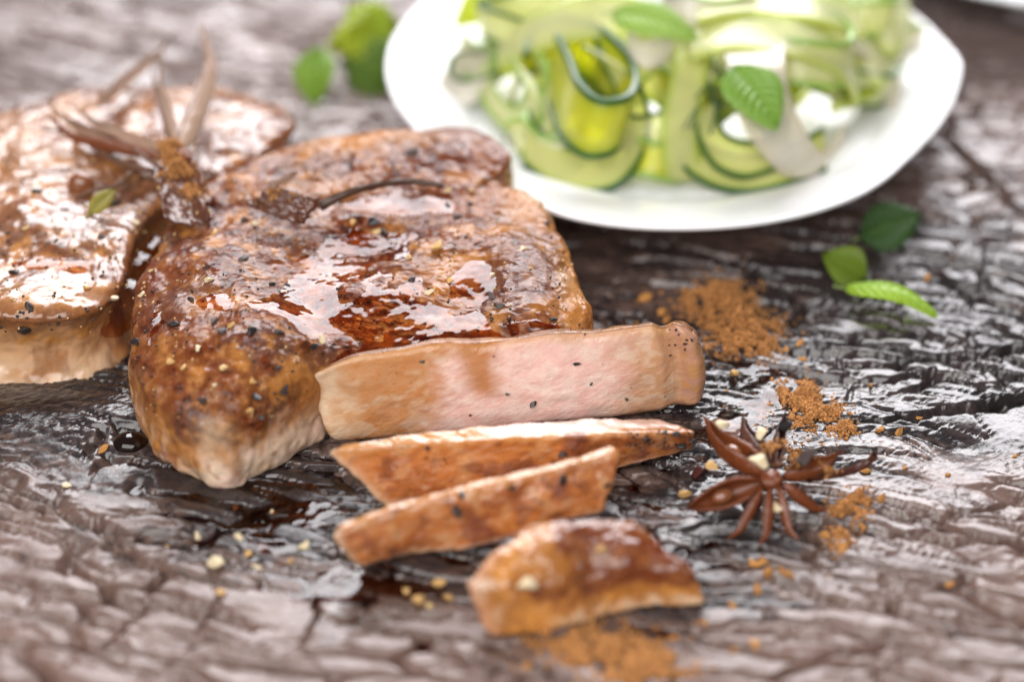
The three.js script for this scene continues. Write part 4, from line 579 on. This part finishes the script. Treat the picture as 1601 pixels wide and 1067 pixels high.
// ------------------------------------------------------------------ salad
const fleshMat = new THREE.MeshPhysicalMaterial({ vertexColors: true, roughness: 0.3, transmission: 0.62, thickness: 0, side: THREE.DoubleSide });
const skinMat = new THREE.MeshPhysicalMaterial({ color: new THREE.Color().setRGB(0.03, 0.1, 0.012), roughness: 0.3 });
const skinPale = new THREE.MeshPhysicalMaterial({ color: new THREE.Color().setRGB(0.26, 0.42, 0.08), roughness: 0.35 });
function strip(curve, wv, w0, w1, th, n, m, color) {
  const pos = [], idx = [], col = [], T = V(0, 0, 0);
  for (let i = 0; i <= n; i++) {
    const u = i / n, c = curve.getPointAt(u); curve.getTangentAt(u, T); const Wv = wv(u), N = T.clone().cross(Wv).normalize();
    for (let s = 0; s < 2; s++) for (let j = 0; j <= m; j++) { const t = lerp(w0, w1, s ? 1 - j / m : j / m), p = c.clone().addScaledVector(Wv, t).addScaledVector(N, (s ? -1 : 1) * th / 2 + 0.03 * Math.sin(u * 9 + t * 3)); pos.push(p.x, p.y, p.z); if (color) col.push(...color(u, t)); }
  }
  const row = 2 * (m + 1); for (let i = 0; i < n; i++) for (let j = 0; j < row; j++) { const a = i * row + j, b = i * row + (j + 1) % row; idx.push(a, b, a + row, b, b + row, a + row); }
  for (const i of [0, n]) for (let j = 0; j < m; j++) { const a = i * row + j, b = a + 1, c = i * row + row - 1 - j, d = c - 1; idx.push(a, b, c, b, d, c); }
  return geom(pos, idx, null, color ? col : null);
}
const SAL = { flesh: [[0.86, 0.86, 0.42], [0.66, 0.76, 0.16]], pale: [[0.86, 0.87, 0.52], [0.74, 0.8, 0.26]], deep: [[0.78, 0.78, 0.06], [0.55, 0.66, 0.04]], white: [[0.84, 0.8, 0.72], [0.8, 0.74, 0.62]] };
function ribbon(label, pts, wv, kind, skin, name = 'cucumber_ribbon', category = 'cucumber ribbon') {
  const c = new THREE.CatmullRomCurve3(pts.map(([x, y, h, at]) => at ?? P(x, y, h)), false, 'centripetal'), w0 = Array.isArray(wv[0]) ? V(...wv[0]) : V(...wv), w1 = Array.isArray(wv[0]) ? V(...wv[1]) : w0, f = (u) => w0.clone().lerp(w1, u), o = c.getPointAt(0), t = thing(name, o, label, category), [a, b] = SAL[kind], sh = (g) => g.translate(-o.x * CM, -o.y * CM, -o.z * CM);
  mesh('flesh', sh(strip(c, f, skin ? 0.05 : 0, skin ? 0.95 : 1, 0.085, 70, 14, (u, v) => { const e = Math.abs(2 * v - 1), n = n2(u * 12 + a[0] * 9, v * 5); return mix3(mix3(a, b, ss(0.45, 1, e)), [0.85, 0.84, 0.55], 0.25 * ss(0.2, 0.6, n) * (1 - e)); })), fleshMat, t);
  if (skin) { mesh('skin', sh(strip(c, f, -0.04, 0.075, 0.12, 70, 3)), skin, t); mesh('skin', sh(strip(c, f, 0.925, 1.04, 0.12, 70, 3)), skin, t); }
}
ribbon('tall looped ribbon, its dark edge curling round a hollow, upper left', [[872, 55, 2.7], [888, 90, 2.75], [905, 130, 2.75], [940, 157, 2.7], [980, 150, 2.7], [992, 110, 2.7], [965, 66, 2.7], [925, 36, 2.7], [870, 26, 2.6], [832, 46, 2.4], [820, 86, 2.2]], [-0.25, -1.1, 0.25], 'deep', skinMat);
ribbon('wide ribbon bent like a bowl at the front of the salad', [[818, 258, 0.95], [850, 284, 0.8], [905, 301, 0.72], [960, 293, 0.8], [1000, 252, 1.1], [1016, 195, 1.6], [1006, 145, 2.1], [985, 112, 2.5]], [[0.1, 0.55, -1.1], [-0.9, 0.3, -0.5]], 'flesh', skinMat);
ribbon('pale see-through ribbon leaning on the left side of the salad', [[752, 105, 1.1], [757, 160, 1.0], [786, 200, 0.9], [826, 216, 1.0], [848, 186, 1.5], [836, 128, 1.9]], [[0.35, 0.45, -0.8], [-0.5, 0.3, -0.6]], 'pale', skinPale);
ribbon('narrow translucent ribbon tucked under the tall loop', [[812, 246, 0.85], [845, 236, 1.0], [868, 205, 1.3], [872, 160, 1.6], [850, 120, 1.7]], [-0.25, 0.5, -0.6], 'pale', skinPale);
ribbon('outer of the two nested ribbons with dark green edge at the front', [[1043, 178, 1.5], [1048, 222, 1.25], [1070, 264, 0.95], [1112, 290, 0.78], [1170, 300, 0.72], [1232, 289, 0.78], [1292, 268, 0.85]], [[0.55, 0.2, -0.5], [0, 0.5, -0.85]], 'flesh', skinMat);
ribbon('inner of the two nested ribbons with dark green edge', [[1086, 188, 1.8], [1095, 228, 1.5], [1118, 260, 1.2], [1158, 276, 1.05], [1205, 268, 1.0], [1240, 250, 1.0]], [[0.45, 0.2, -0.5], [0, 0.5, -0.8]], 'flesh', skinMat);
ribbon('yellow ribbon running down between the loop and the nested pair', [[1062, 66, 2.7], [1046, 128, 2.4], [1034, 200, 1.8], [1038, 284, 0.75]], [0.75, -0.1, -0.2], 'flesh', null);
ribbon('broad white onion ribbon curling over at its lower end', [[1128, 70, 2.9], [1140, 130, 2.8], [1160, 190, 2.3], [1196, 246, 1.6], [1232, 276, 1.0], [1268, 274, 0.9], [1285, 240, 1.1]], [[1.35, 0.1, -0.3], [0.5, 0.35, -0.5]], 'white', null, 'onion_ribbon', 'onion ribbon');
ribbon('pale ribbon lying across the top of the salad, right of centre', [[1090, 35, 3.2], [1170, 22, 3.3], [1260, 30, 3.2], [1350, 62, 2.6]], [0, 0.1, -1.2], 'pale', null);
ribbon('yellowish ribbon folded above the white onion ribbon', [[1080, 95, 2.7], [1150, 78, 3.0], [1240, 88, 2.9], [1310, 120, 2.4], [1340, 165, 1.7]], [0.1, 0.25, -1.0], 'pale', null);
ribbon('pale ribbon sloping down to the right rim of the plate', [[1290, 70, 2.6], [1360, 90, 2.0], [1405, 130, 1.4], [1400, 175, 0.95]], [-0.6, 0.4, -0.6], 'white', null);
ribbon('short yellow ribbon lying low at the right of the salad', [[1300, 175, 1.3], [1345, 165, 1.2], [1395, 140, 1.2]], [0, 0.45, -0.9], 'pale', null);
ribbon('white piece at the left edge of the salad near the rim', [[715, 105, 1.0], [745, 128, 0.95], [775, 120, 1.2], [782, 70, 1.7]], [0.1, 0.4, -0.8], 'white', skinPale);
ribbon('white glossy piece right of the tall loop', [[985, 88, 2.7], [1010, 108, 2.7], [1040, 96, 2.7], [1052, 64, 2.8]], [0, 0.3, -0.6], 'white', null);
ribbon('long pale ribbon behind the tall loop at the top of the photo', [[780, 45, 2.2], [850, 12, 2.8], [930, -8, 3.1], [1010, 0, 3.2], [1075, 35, 3.0]], [0, -0.5, 0.9], 'pale', null);
ribbon('yellow ribbon lining the inside of the tall loop', [[930, 60, 2.5], [945, 100, 2.3], [965, 120, 2.2], [982, 95, 2.4], [970, 60, 2.6]], [0, -0.9, 0], 'deep', skinMat);
let fill = 0; const fillWhere = ['hidden low at the left', 'under the tall loop', 'in the middle of the heap', 'under the onion ribbon', 'low at the right', 'beneath the top ribbons', 'at the back left', 'at the back right', 'in the gap under the white piece', 'beneath the dill', 'along the right side', 'far right near the rim', 'standing behind the nested pair'];
for (const [x, y, h] of [[800, 120, 0.9], [900, 180, 0.9], [1010, 160, 1.1], [1150, 180, 1.1], [1290, 130, 1.1], [1150, 80, 1.7], [860, 40, 1.5], [1260, 40, 1.9], [1030, 120, 1.7], [1100, 150, 1.5], [1330, 110, 1.5], [1350, 60, 1.7], [1180, 130, 1.8]]) { const s = rr(0.8, 1.2); ribbon('yellow green ribbon ' + fillWhere[fill++], [[x - 90 * s, y + 10, h - 0.25], [x - 45, y + 30 * s, h], [x, y - 5, h + 0.35], [x + 45, y + 26, h + 0.2], [x + 85 * s, y - 14, h - 0.1]], [rr(-0.2, 0.2), 0.4, -1.4], x > 1200 ? 'pale' : rnd() < 0.5 ? 'flesh' : 'deep', null); }
const curlAt = ['leaning on the left rim', 'beside the bowl shaped one', 'just under the dill', 'on the right slope', 'behind the onion ribbon', 'at the top right', 'between loop and yellow ribbon', 'near the far right rim', 'at the top centre', 'behind the tall loop', 'low between the two rolls'];
[[735, 150, 0.8, 0.55, 'white'], [880, 250, 0.8, 0.5, 'pale'], [1105, 165, 1.6, 0.6, 'deep'], [1335, 140, 1.2, 0.7, 'pale'], [1255, 110, 2.2, 0.7, 'pale'], [1330, 40, 2.0, 0.8, 'pale'], [1020, 210, 1.2, 0.6, 'pale'], [1385, 110, 1.1, 0.6, 'white'], [1120, 20, 2.9, 0.8, 'white'], [820, 60, 1.9, 0.7, 'pale'], [1028, 265, 0.75, 0.5, 'deep']].forEach(([x, y, h, R, kind], i) => {
  const a0 = rr(0, 6.28), c = P(x, y, h), pts = []; for (let k = 0; k < 8; k++) { const a = a0 + k * 0.62, q = R * (1 + 0.07 * k); pts.push([0, 0, 0, V(c.x + Math.cos(a) * q, h + 0.12 * Math.sin(a * 2 + i), c.z + Math.sin(a) * q * 0.8)]); }
  ribbon('thin curled ribbon ' + curlAt[i], pts, [rr(-0.3, 0.3), rr(0.5, 0.75), rr(-0.5, -0.2)], kind, i % 3 ? skinPale : skinMat);
});
const saladLeaf = (label, a, b, w, up, mat) => mint(label, P(...a), P(...b), w, V(...up), mat, 0.1, 0.25);
saladLeaf('large green mint leaf on the white onion ribbon', [1145, 108, 3.0], [1215, 205, 2.35], 1.25, [0.1, 0.8, 0.5], leafMat(0.25, 0.45, 0.06));
saladLeaf('pale green mint leaf lying at the top beside the loop', [958, 22, 3.1], [1092, 62, 3.05], 0.9, [0, 0.9, 0.5], leafMat(0.36, 0.55, 0.1));
saladLeaf('small mint leaf at the upper right of the salad', [1395, -5, 2.2], [1318, 32, 2.0], 0.8, [0, 0.9, 0.4], leafMat(0.34, 0.5, 0.05));
saladLeaf('yellow green mint leaf at the upper left of the salad', [800, -15, 2.2], [712, 42, 1.6], 1.1, [-0.2, 0.9, 0.4], leafMat(0.5, 0.58, 0.02));
saladLeaf('little mint leaf right of the onion ribbon', [1375, 130, 1.5], [1300, 165, 1.3], 0.6, [0, 0.9, 0.4], leafMat(0.36, 0.45, 0.02));
{ const t = thing('dill_sprig', P(1100, 120, 2.4), 'dark green dill sprig filling the shadowed hollow beside the onion ribbon', 'dill sprig'), gs = [], o = P(1100, 120, 2.4); for (let i = 0; i < 46; i++) { const a = P(rr(1085, 1125), rr(90, 170), rr(1.7, 2.5)), b = back(a, rr(-0.35, 0.35), rr(-0.5, 0.2), rr(0, 0.6)); gs.push(new THREE.TubeGeometry(new THREE.LineCurve3(a.sub(o).multiplyScalar(CM), b.sub(o).multiplyScalar(CM)), 2, 0.022 * CM, 5)); } mesh('fronds', mergeGeometries(gs), leafMat(0.06, 0.13, 0.04), t).userData.kind = 'stuff'; }  // dark fronds put in for the shadowed cavity in the salad

renderer.render(scene, camera);
